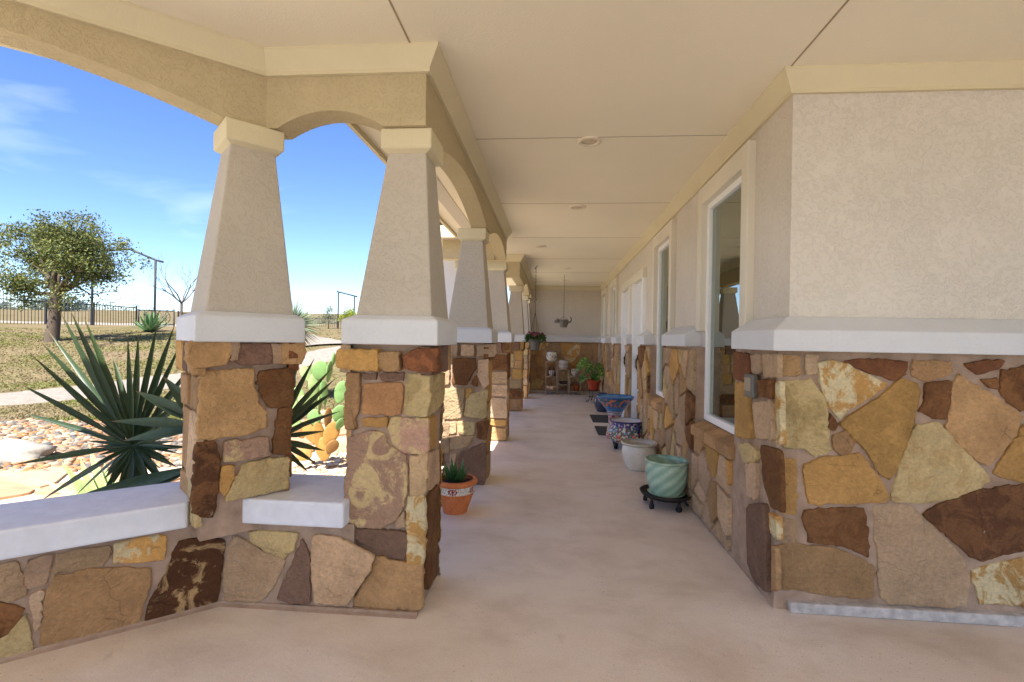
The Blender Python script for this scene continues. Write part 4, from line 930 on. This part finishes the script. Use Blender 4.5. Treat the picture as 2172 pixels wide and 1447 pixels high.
for k in range(420):
    a = rng.uniform(0, 2*PI); r = .2*math.sqrt(rng.random()); z = 1.42+.13*rng.random()*(1-r*2.2)-max(0, r-.12)*1.1*rng.random(); p = V((hx+r*math.cos(a), hy+r*math.sin(a), z))
    d = V((math.cos(a), math.sin(a), rng.uniform(-.6, .9))).normalized(); blade(mb, p, p+d*.055, .036, V((rng.gauss(0, 1), rng.gauss(0, 1), 1)), .2, 3, .3, mixc(rgb(52, 84, 40), rgb(84, 116, 58), rng.random()), None, .5)
for k in range(28):
    fl_ = MB(); a = rng.uniform(0, 2*PI); r = .19*math.sqrt(rng.random()); p = V((hx+r*math.cos(a), hy+r*math.sin(a), 1.49+.07*rng.random()-.25*max(0, r-.1))); c = mixc(rgb(132, 58, 84), rgb(176, 104, 122), rng.random())
    for j in range(5):
        b = 2*PI*j/5; d = V((math.cos(b), -.6+.3*math.sin(b), math.sin(b))); blade(fl_, p, p+d*.03, .026, V((0, -1, .2)), 0, 2, .1, c, None, .6)
    fl_.build('flower', M['leafmat'], t, fix=False)
mb.build('foliage', M['leafmat'], t, fix=False);
# hanging animal planter
hx, hy = .205, 10.9
t = thing('animal_planter', 'small grey animal shaped planter hanging from a ceiling chain', 'hanging planter', (hx, hy, 1.7))
mb = MB(); chain(mb, hx, hy, 1.86, CEIL); mb.build('chain', M['dark'], t)
gry = rgb(118, 112, 104)
pot('body', t, (hx, hy, 0), [(.062, 1.69), (.07, 1.693), (.09, 1.75), (.105, 1.81), (.10, 1.85), (.094, 1.86)], M['clay'], lambda a, z, i: gry)
mb = MB(); mb.cur = gry; mb.ball((hx-.135, hy, 1.825), (.058, .05, .045)); mb.ball((hx-.185, hy, 1.812), (.028, .03, .022))
for s_ in (-1, 1): mb.tube([(hx-.13, hy+s_*.03, 1.855), (hx-.128, hy+s_*.036, 1.90)], [.02, .003], 6)
mb.build('head', M['clay'], t)
mb = MB(); mb.cur = gry; mb.tube([(hx+.095, hy, 1.80), (hx+.14, hy, 1.81), (hx+.165, hy, 1.85), (hx+.16, hy, 1.90), (hx+.14, hy, 1.925)], [.02, .018, .015, .012, .006], 7); mb.build('tail', M['clay'], t)
mb = MB()
for s_ in (-1, 1): mb.tube([(hx, hy, 1.93), (hx+s_*.095, hy, 1.86)], .003, 4)
mb.build('wires', M['dark'], t)

# ------------------------------------------------------------------ planting beds
path_line = [gp(-250, 4.55), gp(180, 4.75), gp(420, 5.15), gp(600, 6.3), gp(715, 7.6), gp(790, 9.6)]
def pdist(x, y, line=None):
    best = 9; p = V((x, y, 0))
    for a, b in zip(line or path_line, (line or path_line)[1:]):
        a, b = V((*a, 0)), V((*b, 0)); ab_ = b-a; k = max(0, min(1, (p-a).dot(ab_)/ab_.length_squared)); best = min(best, (p-a-ab_*k).length)
    return best
rng = random.Random(31); mb = MB()
for poly in voro(-8, 2.6, -.6, 10, .62, rng):
    cx = sum(p[0] for p in poly)/len(poly); cy = sum(p[1] for p in poly)/len(poly)
    if pdist(cx, cy) > .62: continue
    q = shrink(poly, rng.uniform(.012, .03))
    if len(q) < 3: continue
    q = chaikin(q, .08); z = gz(cx, cy)+.035+rng.uniform(-.004, .006); c = mixc(rgb(190, 158, 124), rgb(172, 136, 104), rng.random()); mb.cur = c
    a = [mb.vert((x, y, z-.06)) for x, y in q]; b = [mb.vert((x, y, z)) for x, y in q]; mb.face(b)
    for i in range(len(q)): mb.face((a[i], a[(i+1) % len(q)], b[(i+1) % len(q)], b[i]))
mb.build('flagstone_path', M['flag'], kind='structure')
ICO = [(0, .526, .851), (0, -.526, .851), (0, .526, -.851), (0, -.526, -.851), (.526, .851, 0), (-.526, .851, 0), (.526, -.851, 0), (-.526, -.851, 0), (.851, 0, .526), (-.851, 0, .526), (.851, 0, -.526), (-.851, 0, -.526)]
ICF = [(0, 1, 8), (0, 8, 4), (0, 4, 5), (0, 5, 9), (0, 9, 1), (1, 9, 7), (1, 7, 6), (1, 6, 8), (8, 6, 10), (8, 10, 4), (4, 10, 2), (4, 2, 5), (5, 2, 11), (5, 11, 9), (9, 11, 7), (7, 11, 3), (7, 3, 6), (6, 3, 10), (10, 3, 2), (2, 3, 11)]
def pebbles(name, n, reg, smin, smax, cols, seed, ok):
    rng = random.Random(seed); mb = MB(); k = 0; tr = 0
    while k < n and tr < n*8:
        tr += 1; x, y = reg(rng)
        if not ok(x, y): continue
        k += 1; s = rng.uniform(smin, smax); a = rng.uniform(0, PI); ca, sa = math.cos(a), math.sin(a); fx, fy, fz = s*rng.uniform(.9, 1.5), s*rng.uniform(.7, 1), s*rng.uniform(.45, .7)
        c = mixc(*rng.sample(cols, 2), rng.random()*.6); mb.cur = c; z = gz(x, y)+fz*rng.uniform(.2, .9); ids = []
        for q in ICO:
            j = rng.uniform(.85, 1.12); X, Y, Z_ = q[0]*fx*j, q[1]*fy*j, q[2]*fz*j; ids.append(mb.vert((x+X*ca-Y*sa, y+X*sa+Y*ca, z+Z_)))
        for f in ICF: mb.face([ids[i] for i in f], 0, True)
    o = mb.build(name, M['rock'], kind='stuff', fix=False); o['label'] = {'river_rocks': 'bed of orange and grey river rocks beside the flagstone path', 'pea_gravel': 'pale gravel mulch around the prickly pear'}[name]; o['category'] = 'gravel'; return o
def reg_ud(u0, u1, d0, d1): return lambda r: gp(r.uniform(u0, u1), math.sqrt(r.uniform(d0*d0, d1*d1)))
pebbles('river_rocks', 6500, reg_ud(-120, 470, 5.2, 8.0), .02, .062, [rgb(160, 124, 86), rgb(180, 162, 136), rgb(108, 98, 86), rgb(164, 106, 60), rgb(92, 92, 90)], 41, lambda x, y: pdist(x, y) > .6)
pebbles('pea_gravel', 3800, reg_ud(500, 830, 3.9, 8.5), .016, .036, [rgb(190, 166, 132), rgb(206, 190, 164), rgb(172, 136, 98), rgb(140, 116, 96)], 42, lambda x, y: pdist(x, y) > .58 and x < -1.3)
def boulder(u, v, d, s, label, seed):
    p = D(u, v, d); mb = MB(); mb.ball((0, 0, 0), 1, 26, 16); w = []
    for x, y, z in mb.v:
        k = 1+.35*mnoise.noise((x*1.3+seed, y*1.3, z*1.3))+.22*mnoise.noise((x*3+seed, y*3, z*3))+.08*mnoise.noise((x*8+seed, y*8, z*8)); w.append((p.x+x*s[0]*k, p.y+y*s[1]*k, gz(p.x, p.y)+s[2]*.35+z*s[2]*k))
    mb.v = w; mb.cur = (1, 1, 1); c = rgb(150, 142, 130); mb.c = [c]*len(w); o = mb.build('boulder', M['rock']); tag(o, label, 'boulder', 'boulders in the rock bed'); return o
boulder(25, 985, 5.75, (.36, .26, .17), 'large flat pale limestone boulder at the edge of the flagstone path', 1)
boulder(735, 800, 8.6, (.16, .14, .12), 'small pale boulder in the gravel behind the prickly pear', 5)

# ------------------------------------------------------------------ fan palm
def gbase(p): return V((p.x, p.y, gz(p.x, p.y)))
def zoom6(x, y): return (x/2.894, 600+y/2.894)
rng = random.Random(17)
hub1 = D(283, 945, 3.25); hub2 = D(575, 930, 3.45)
t = thing('fan_palm', 'dark green fan palm with long pointed blades behind the low wall', 'palm', tuple(gbase(D(420, 1000, 3.45))))
stem = MB(); stem.cur = rgb(70, 84, 48)
g0 = gbase(D(400, 1100, 3.45))
def fan(hub, tips, w, dj, seed, c0, c1):
    rg = random.Random(seed); mb = MB(); n_ = -ray(283, 945).normalized()
    for (x, y) in tips:
        tp = D(x, y, hub_d+rg.uniform(-dj, dj)); blade(mb, hub+V((rg.gauss(0, .006), rg.gauss(0, .006), 0)), tp, w*rg.uniform(.85, 1.1), n_+V((rg.gauss(0, .35), 0, rg.gauss(0, .35))), rg.uniform(.0, .05), 9, rg.uniform(.35, .7), mixc(c0, c1, rg.random()*.5), mixc(c0, c1, .4+rg.random()*.6), .45, .12, 0, rgb(120, 96, 60))
    return mb.build('frond', M['leaf'], t, fix=False)
DK, LT = rgb(32, 52, 32), rgb(70, 88, 50)
hub_d = 3.2
tips1 = [zoom6(*q) for q in ((110,590),(125,785),(185,435),(235,310),(290,240),(370,175),(430,140),(515,190),(600,330),(690,420),(785,310),(850,270),(970,200),(1075,220),(1120,330),(70,1100),(245,1330),(450,1300),(1180,480),(1200,640),(1230,820),(1180,1000),(330,560),(560,380))]
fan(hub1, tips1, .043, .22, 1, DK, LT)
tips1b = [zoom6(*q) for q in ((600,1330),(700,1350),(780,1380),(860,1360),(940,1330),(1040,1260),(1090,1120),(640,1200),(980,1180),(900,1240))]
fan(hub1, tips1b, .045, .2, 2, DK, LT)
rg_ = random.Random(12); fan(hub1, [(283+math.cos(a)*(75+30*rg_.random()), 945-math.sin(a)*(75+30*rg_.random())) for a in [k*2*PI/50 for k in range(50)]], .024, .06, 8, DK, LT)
hub_d = 3.5
tips2 = [(668,758),(705,774),(712,795),(722,866),(643,905),(690,952),(672,980),(652,790),(700,830),(640,748),(655,1000),(600,720),(560,730),(520,700),(480,720),(690,910),(715,820)]
fan(hub2, tips2, .042, .25, 3, DK, mixc(LT, rgb(110, 116, 70), .5))
hub3 = D(440, 905, 3.05); hub_d = 3.0
fan(hub3, [zoom6(*q) for q in ((680,825),(925,705),(1000,560),(830,640),(760,950))], .075, .1, 4, rgb(40, 66, 54), rgb(92, 110, 80))
hub4 = D(430, 985, 3.05)
fan(hub4, [zoom6(*q) for q in ((450,1300),(650,1280),(560,1330),(720,1340))], .07, .1, 6, rgb(46, 74, 60), rgb(84, 108, 84))
for hb in (hub1, hub2, hub3, hub4): stem.tube([tuple(g0+V((rng.gauss(0, .05), rng.gauss(0, .05), 0))), tuple(g0*.5+hb*.5+EZ*.12), tuple(hb)], [.018, .012, .007], 6)
stem.tube([tuple(g0-EZ*.05), tuple(g0+EZ*.12)], [.08, .06], 10); stem.build('stem', M['leaf'], t)
# pale strap leaved clump
b0 = gbase(D(235, 1085, 3.9)); t = thing('strap_leaf_plant', 'pale yellow green strap leaved clump in the sun below the fan palm', 'plant', tuple(b0)); mb = MB()
for x, y in ((380,1090),(490,1060),(575,1100),(265,1195),(330,1240),(640,1090),(700,1150),(470,1180),(545,980)):
    tp = D(*zoom6(x, y), 3.9+rng.uniform(-.1, .25)); blade(mb, b0+V((rng.gauss(0, .05), rng.gauss(0, .05), 0)), tp, .09, V((.2, -1, .5)), .02, 8, .25, rgb(150, 170, 96), rgb(186, 200, 140), .35, .5)
mb.build('leaves', M['leaf'], t, fix=False)
# tufts of fine grass behind the palm
b0 = gbase(D(470, 905, 4.6)); t = thing('grass_clump', 'clump of fine pale upright leaves between the palm and the column', 'plant', tuple(b0)); mb = MB()
for k in range(46):
    a = rng.uniform(0, 2*PI); e = rng.uniform(.05, .5); p = b0+V((rng.gauss(0, .12), rng.gauss(0, .1), 0)); l = rng.uniform(.6, 1.05)
    blade(mb, p, p+V((math.cos(a)*math.sin(e), math.sin(a)*math.sin(e), math.cos(e)))*l, .035, V((0, -1, .3)), .06, 7, .3, rgb(126, 146, 92), rgb(176, 190, 138), .3, .6)
mb.build('leaves', M['leaf'], t, fix=False)

# ------------------------------------------------------------------ prickly pear
cb_ = gbase(D(686, 985, 5.6)); t = thing('prickly_pear', 'prickly pear cactus with green pads on brown woody lower pads', 'cactus', tuple(cb_))
nview = -ray(680, 850).normalized()
def pad(x, y, w, h, tilt, yaw, c, dd=0):
    """x,y = centre and w,h half size in the 3.444x detail crop at (600,600)"""
    d = 5.6+dd; k = d/1050/3.444; ctr = D(600+x/3.444, 600+y/3.444, d); ax_u = EZ*math.cos(tilt)+RGT*math.sin(tilt); sd = RGT*math.cos(tilt)-EZ*math.sin(tilt)
    sd = sd*math.cos(yaw)+FWD*math.sin(yaw); nr = ax_u.cross(sd).normalized(); mb = MB(); mb.ball((0, 0, 0), 1, 20, 12); w_ = []
    for X, Y, Z_ in mb.v:
        tap = .72+.28*min(1, (Z_+1)/1.1); w_.append(ctr+sd*(X*w*k*tap)+ax_u*(Z_*h*k)+nr*(Y*.016*(1+.25*mnoise.noise((X*3, Z_*3, x)))))
    mb.v = [tuple(p) for p in w_]; mb.c = [mixc(c, tuple(v*.8 for v in c), .5+.5*mnoise.noise((p[0]*9, p[2]*9, 0))) for p in mb.v]
    # spines clusters as tiny bumps
    mb.build('pad', M['cactus'], t)
GP, GP2, BR, BR2 = rgb(124, 156, 92), rgb(150, 170, 108), rgb(170, 128, 66), rgb(148, 108, 62)
for a in ((270, 640, 62, 72, .1, .3, GP), (175, 668, 46, 70, -.5, .9, GP2), (338, 650, 40, 82, .12, 1.35, GP), (232, 745, 46, 92, .05, .5, GP2), (425, 800, 50, 88, .25, .25, GP), (300, 800, 40, 92, -.1, 1.1, GP), (232, 985, 52, 62, -.1, .2, GP), (165, 880, 52, 62, -.4, .6, GP2), (110, 900, 52, 70, -.6, .4, GP2),
          (410, 955, 52, 66, .35, .5, GP), (272, 870, 30, 90, .1, 1.3, GP2), (205, 880, 46, 78, .2, .8, GP2), (370, 560, 20, 50, .1, 1.2, GP, .3), (420, 1030, 40, 50, .5, .9, GP), (330, 990, 40, 80, .05, 1.1, BR2), (120, 820, 40, 66, -.3, .7, GP2), (90, 1010, 46, 56, -.5, .3, GP2),
          (205, 1090, 52, 100, -.5, .35, BR), (262, 1120, 46, 110, -.12, .7, BR), (352, 1105, 56, 100, .38, .3, BR), (300, 1215, 62, 90, -.05, .2, BR), (160, 1250, 60, 52, -.9, .4, BR), (110, 1080, 40, 70, -.7, .5, BR2), (360, 1200, 46, 60, .5, .6, BR2)): pad(*a)

# ------------------------------------------------------------------ yucca, agave
yc = D(618, 690, 10.2); yb = gbase(yc); t = thing('tree_yucca', 'tree yucca with a shaggy ball of thin grey green leaves beyond the columns', 'yucca', tuple(yb)); mb = MB(); rng = random.Random(8)
for k in range(620):
    z = rng.uniform(-.95, 1); a = rng.uniform(0, 2*PI); r = math.sqrt(1-z*z); d = V((r*math.cos(a), r*math.sin(a), z)); l = rng.uniform(.52, .70)
    blade(mb, yc+d*.05, yc+d*l, .02, V((rng.gauss(0, 1), rng.gauss(0, 1), 1)), .12 if z < .5 else .03, 4, .3, rgb(112, 130, 104), rgb(164, 174, 140) if z > -.2 else rgb(160, 150, 112), .3, .7)
mb.build('crown', M['leafmat'], t, fix=False)
mb = MB(); mb.tube([tuple(yb-EZ*.1), tuple(yb*.5+yc*.5), tuple(yc)], [.11, .10, .09], 10); mb.build('trunk', M['bark'], t)
def agave(u, v, d, s, n, label, name='agave'):
    p = gbase(D(u, v, d)); t = thing(name, label, 'agave', tuple(p)); mb = MB(); rg = random.Random(int(u))
    for k in range(n):
        a = k*2.4; e = math.radians(85-70*k/n); l = s*rg.uniform(.8, 1.1); dr = V((math.cos(a)*math.cos(e), math.sin(a)*math.cos(e), math.sin(e)))
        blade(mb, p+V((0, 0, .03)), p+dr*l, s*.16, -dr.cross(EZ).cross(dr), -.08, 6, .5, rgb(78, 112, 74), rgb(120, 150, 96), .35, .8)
    mb.build('leaves', M['leaf'], t, fix=False)
agave(318, 714, 21.5, .95, 34, 'large green agave in the lawn near the wheel gate')

# ------------------------------------------------------------------ trees
def limb(mb, p, d, l, r, depth, rg, ends, spread=.6, up=.12, minr=.006, seg=4):
    pts = [p]; rad = [r]; cur = V(p); dr = V(d).normalized()
    for i in range(seg):
        dr = (dr+V((rg.gauss(0, .13), rg.gauss(0, .13), rg.gauss(0, .10)+up*.25))).normalized(); cur = cur+dr*(l/seg); pts.append(cur.copy()); rad.append(r*(1-.4*(i+1)/seg))
    mb.tube(pts, rad, 6 if r > .03 else 4, 0, False); ends.append((cur.copy(), depth, dr.copy())); ends.append((pts[seg//2].copy(), depth, dr.copy()))
    if depth <= 0 or rad[-1] < minr: return
    for k in range(rg.choice((2, 3, 3))):
        ax_ = V((rg.gauss(0, 1), rg.gauss(0, 1), rg.gauss(0, 1))).normalized(); nd = (dr+ax_*spread).normalized(); j = rg.choice((seg, seg, seg-1))
        limb(mb, pts[j], nd, l*rg.uniform(.62, .85), rad[j]*rg.uniform(.55, .75), depth-1, rg, ends, spread, up, minr, seg)
def leaves(mb, ctrs, n, rad, s, cols, rg, inside=None):
    for c in ctrs:
        for _ in range(n):
            q = V((rg.gauss(0, 1), rg.gauss(0, 1), rg.gauss(0, .75)))*rad*.55; p = c+q
            if inside and not inside(p): continue
            a = V((rg.gauss(0, 1), rg.gauss(0, 1), rg.gauss(0, 1))).normalized(); b = a.cross(V((rg.gauss(0, 1), rg.gauss(0, 1), rg.gauss(0, 1)))).normalized(); w = s*rg.uniform(.6, 1.3); mb.cur = mixc(*rg.sample(cols, 2), rg.random())
            mb.face([mb.vert(p-a*w), mb.vert(p+b*w*.45), mb.vert(p+a*w), mb.vert(p-b*w*.45)])
OAK = [rgb(92, 102, 52), rgb(116, 120, 62), rgb(66, 78, 44), rgb(134, 130, 72)]
rg = random.Random(77); d = 17.0; ob = gbase(D(110, 728, d)); t = thing('live_oak', 'round crowned live oak standing in the dry lawn inside the fence', 'tree', tuple(ob))
tr = MB(); fork = D(120, 612, d); tr.tube([tuple(ob-EZ*.15), tuple(ob+EZ*.1), tuple(ob*.5+fork*.5+V((.03, 0, 0))), tuple(fork)], [.27, .20, .165, .17], 12, 0, False)
ends = []; cc = D(125, 556, d)
for (u, v, dd, r) in ((30, 610, -.6, .09), (70, 520, .5, .11), (130, 490, -.5, .12), (190, 520, .5, .11), (205, 600, -.5, .09), (110, 470, 1.0, .09), (20, 560, 1.0, .08), (235, 585, .9, .08), (150, 560, -1.2, .08), (60, 590, 1.3, .07), (215, 550, -1.2, .07)):
    tgt = D(u, v, d+dd); limb(tr, fork-EZ*rg.uniform(0, .25), tgt-fork, (tgt-fork).length*.46, r, 3, rg, ends, .75, .1, .008)
tr.build('trunk', M['bark'], t, fix=False)
def in_oak(p):
    q = p-cc; x = q.dot(RGT); y = q.dot(FWD); z = q.z
    if z < -1.5+.75*mnoise.noise((x*1.0, y*1.0, 7)): return False
    if mnoise.noise((x*2.0+3, y*2.0, z*2.3)) < -.14: return False
    k = 1.05+.45*mnoise.noise((x*1.1, y*1.1, z*1.1)); return (x/2.6)**2+(y/2.5)**2+(z/(1.72 if z > 0 else 1.7))**2 < k
ctrs = [e[0] for e in ends if e[1] <= 2]; tipc = [e[0] for e in ends if e[1] == 0]
for _ in range(170):
    q = V((rg.gauss(0, 1), rg.gauss(0, 1), rg.gauss(0, 1))).normalized()*rg.uniform(.5, 1.02); ctrs.append(cc+RGT*q.x*2.6+FWD*q.y*2.2+EZ*q.z*1.65)
mb = MB(); rg.shuffle(ctrs); rg.shuffle(tipc); leaves(mb, tipc[:330], 30, .24, .05, OAK, rg); leaves(mb, ctrs[:520], 56, .34, .05, OAK, rg, in_oak); mb.build('crown', M['leafmat'], t, fix=False)
def bare(u, v, d, h, label, seed, sc=1.0, n=3):
    rg = random.Random(seed); p = gbase(D(u, v, d)); t = thing('bare_tree', label, 'tree', tuple(p), 'bare trees by the gate'); mb = MB(); ends = []
    f = p+EZ*h*.26; mb.tube([tuple(p-EZ*.1), tuple(p*.5+f*.5), tuple(f)], [.13*sc, .10*sc, .10*sc], 8, 0, False)
    for k in range(6):
        a = k*2.4+seed; limb(mb, f, V((math.cos(a)*.8, math.sin(a)*.8, rg.uniform(.45, 1.1))), h*.26, .055*sc, n, rg, ends, .55, .25, .003)
    mb.build('trunk', M['twig'], t, fix=False); return ends, t
bare(384, 700, 24, 4.4, 'bare pale branched tree just left of the front column', 5, .62)
def bush(name, label, u, v, d, rx, rz, cols, seed, n=60, leaf=.08, cat='bush', grp=None, trunk=.0):
    rg = random.Random(seed); c = D(u, v, d); p = gbase(c); t = thing(name, label, cat, tuple(p), grp); mb = MB(); ctrs = []
    for _ in range(n):
        q = V((rg.gauss(0, 1), rg.gauss(0, 1), rg.gauss(0, 1))).normalized()*rg.uniform(.35, 1); ctrs.append(c+V((q.x*rx, q.y*rx, q.z*rz)))
    leaves(mb, ctrs, 26, rx*.42, leaf, cols, rg); mb.build('crown', M['leafmat'], t, fix=False)
    tk = MB(); tk.tube([tuple(p-EZ*.2), tuple(c)], [max(.03, rx*.07), max(.02, rx*.04)], 6)
    for k in range(5): tk.tube([tuple(p*.4+c*.6), tuple(ctrs[k])], [max(.015, rx*.03), .01], 4)
    tk.build('trunk', M['bark'], t)
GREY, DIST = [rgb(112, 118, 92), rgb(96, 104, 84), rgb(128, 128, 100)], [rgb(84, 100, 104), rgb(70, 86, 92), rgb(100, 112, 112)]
bush('bush', 'yellow green bush between the second gate frame and the near column', 742, 672, 27, .55, .42, [rgb(150, 156, 50), rgb(124, 136, 44), rgb(110, 120, 46)], 3, 40, .06)
bush('shrub', 'sparse grey shrub below the second gate frame', 697, 667, 30, .5, .5, GREY, 4, 24, .05)
HG = 'trees and bushes on the far field'
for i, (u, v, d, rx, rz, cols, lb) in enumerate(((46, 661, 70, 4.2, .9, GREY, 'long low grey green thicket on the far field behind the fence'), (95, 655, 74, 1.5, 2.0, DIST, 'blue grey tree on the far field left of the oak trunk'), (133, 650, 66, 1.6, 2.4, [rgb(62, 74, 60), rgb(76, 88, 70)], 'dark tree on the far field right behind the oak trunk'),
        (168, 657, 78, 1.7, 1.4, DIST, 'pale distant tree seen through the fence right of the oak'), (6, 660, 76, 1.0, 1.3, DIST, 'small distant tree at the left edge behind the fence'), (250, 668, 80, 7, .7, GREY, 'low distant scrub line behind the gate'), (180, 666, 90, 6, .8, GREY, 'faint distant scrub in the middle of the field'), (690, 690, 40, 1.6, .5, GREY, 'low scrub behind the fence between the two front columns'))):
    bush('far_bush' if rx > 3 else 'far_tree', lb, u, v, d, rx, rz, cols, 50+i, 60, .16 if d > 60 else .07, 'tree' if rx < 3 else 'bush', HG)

# ------------------------------------------------------------------ iron fence, gates
def section(name, label, a, b, spears, cat='fence', grp='iron fence sections', step=.135, post=True):
    """a,b = (u, v_top, v_bottom, depth) of the two ends"""
    A0, A1, B0, B1 = D(a[0], a[1], a[3]), D(a[0], a[2], a[3]), D(b[0], b[1], b[3]), D(b[0], b[2], b[3])
    t = thing(name, label, cat, tuple((A1+B1)/2), grp); mb = MB(); mb.tube([A0, B0], .024, 4); mb.tube([A1, B1], .022, 4); n = int((B0-A0).length/step)
    for k in range(1, n):
        f = k/n; q0 = A1.lerp(B1, f)-EZ*.03; q1 = A0.lerp(B0, f)+EZ*(.30 if spears else 0)
        mb.tube([q0, q1], .0135, 4)
        if spears: mb.tube([q1, q1+EZ*.03, q1+EZ*.10], [.012, .026, .002], 4)
    mb.build('picket_panel', M['iron'], t)
    for P in ((A0, A1), (B0, B1)):
        mb = MB(); e = V((.035, .035, 0)); lo = P[1]-EZ*.25; hi_ = P[0]+EZ*.12; mb.box(tuple(lo-e), tuple(hi_+e)); mb.build('post', M['iron'], t)
    return t
section('iron_fence', 'iron fence section with spear tipped pickets behind the oak', (-70, 629, 690.5, 24.0), (96, 640, 696, 25.1), True)
section('iron_gate', 'long flat topped iron driveway gate right of the oak trunk', (98, 640, 696.2, 25.1), (196, 646, 700.6, 25.9), False, 'gate', None)
section('iron_gate', 'flat topped iron gate leaf between the tall gate post and the wheel gate', (199, 646.2, 700.8, 25.9), (289, 653, 703.5, 28), False, 'gate', None)
section('iron_fence', 'iron fence section half hidden behind the front left column', (378, 664, 700, 29), (560, 671, 703, 31.5), False)
section('iron_fence', 'iron fence section seen between the two front columns', (562, 671, 703, 31.5), (812, 680, 706, 35), False)
t = thing('wheel_gate', 'small iron gate decorated with two wagon wheels', 'gate', tuple(D(330, 690, 28.2))); mb = MB()
g_ = [D(294, 657.5, 28), D(369, 660, 28.5), D(369, 689, 28.5), D(294, 688, 28)]
for i in range(4): mb.tube([g_[i], g_[(i+1) % 4]], .03, 4)
for u in (306, 336.5, 352): mb.tube([D(u, 658, 28.2), D(u, 689, 28.2)], .02, 4)
mb.build('gate_frame', M['iron'], t)
for u in (321, 346):
    mb = MB(); c = D(u, 674, 28.2); r = .40
    mb.tube([c+RGT*r*math.cos(a)+EZ*r*math.sin(a) for a in [i*PI/12 for i in range(25)]], .018, 4)
    for k in range(6):
        a = k*PI/6; mb.tube([c-RGT*r*math.cos(a)-EZ*r*math.sin(a), c+RGT*r*math.cos(a)+EZ*r*math.sin(a)], .010, 4)
    mb.build('wagon_wheel', M['iron'], t)
for u in (294, 369):
    mb = MB(); mb.tube([D(u, 656, 28.2), D(u, 711, 28.2)], .04, 4); mb.build('post', M['iron'], t)
def pipe_frame(label, l, r, top, d, rad):
    t = thing('gate_frame', label, 'gate frame', tuple(D((l[0]+r[0])/2, l[1], d)), 'tall pipe gate frames')
    for (u, vb, vt) in (l, r):
        mb = MB(); p0_, p1_ = D(u, vb, d), D(u, vt, d); p0_ = V((p1_.x, p1_.y, p0_.z)); mb.tube([p0_-EZ*.3, p1_], rad, 8); mb.build('post', M['iron'], t)
    mb = MB(); mb.tube([D(u, v, d) for u, v in top], rad*.9, 8); mb.build('crossbar', M['iron'], t)
pipe_frame('tall pipe gate frame rising behind the live oak', (197, 702, 537), (330, 703, 552), [(190, 536), (265, 529), (276, 529), (331, 552), (346, 556)], 27, .06)
pipe_frame('smaller rusty pipe gate frame seen between the two front columns', (718, 700, 619.5), (752, 700, 628), [(714.5, 618.5), (758, 629.5)], 31, .045)

# ------------------------------------------------------------------ grass
rng = random.Random(91); mb = MB(); GC = [rgb(126, 122, 66), rgb(142, 126, 90), rgb(112, 118, 56), rgb(136, 119, 90)]
def blades(n, u0, u1, d0, d1):
    for _ in range(n):
        u = rng.uniform(u0, u1); d = d0*(d1/d0)**rng.random(); x, y = gp(u, d)
        if pdist(x, y) < .75 or (d < 8.0 and u < 470) or (u > 470 and d < 8.6): continue
        if pdist(x, y, ROAD) < 1.0: continue
        g = mnoise.noise((x*.5, y*.9, 0)); k = max(0, min(1, .45+g*1.3+(.35 if d < 9 else 0))); c = mixc(mixc(GC[1], GC[3], rng.random()), mixc(GC[0], GC[2], rng.random()), k); mb.cur = c
        if rng.random() > .35+.65*k: continue
        z = gz(x, y); h = rng.uniform(.012, .035); a = rng.uniform(0, PI); w = .012+.0012*d; dx, dy = math.cos(a)*w, math.sin(a)*w; lx, ly = rng.gauss(0, .025), rng.gauss(0, .025)
        mb.face([mb.vert((x-dx, y-dy, z-.005)), mb.vert((x+dx, y+dy, z-.005)), mb.vert((x+lx, y+ly, z+h))])
ROAD = [gp(-420, 8.6), gp(50, 10.2), gp(400, 12.6), gp(690, 15.6), gp(900, 20)]
blades(52000, -80, 440, 7.8, 22); blades(9000, 600, 800, 8.6, 24)
o = mb.build('grass', M['leafmat'], kind='stuff', fix=False); o['label'] = 'short patchy dry and green lawn grass beyond the porch'; o['category'] = 'grass'
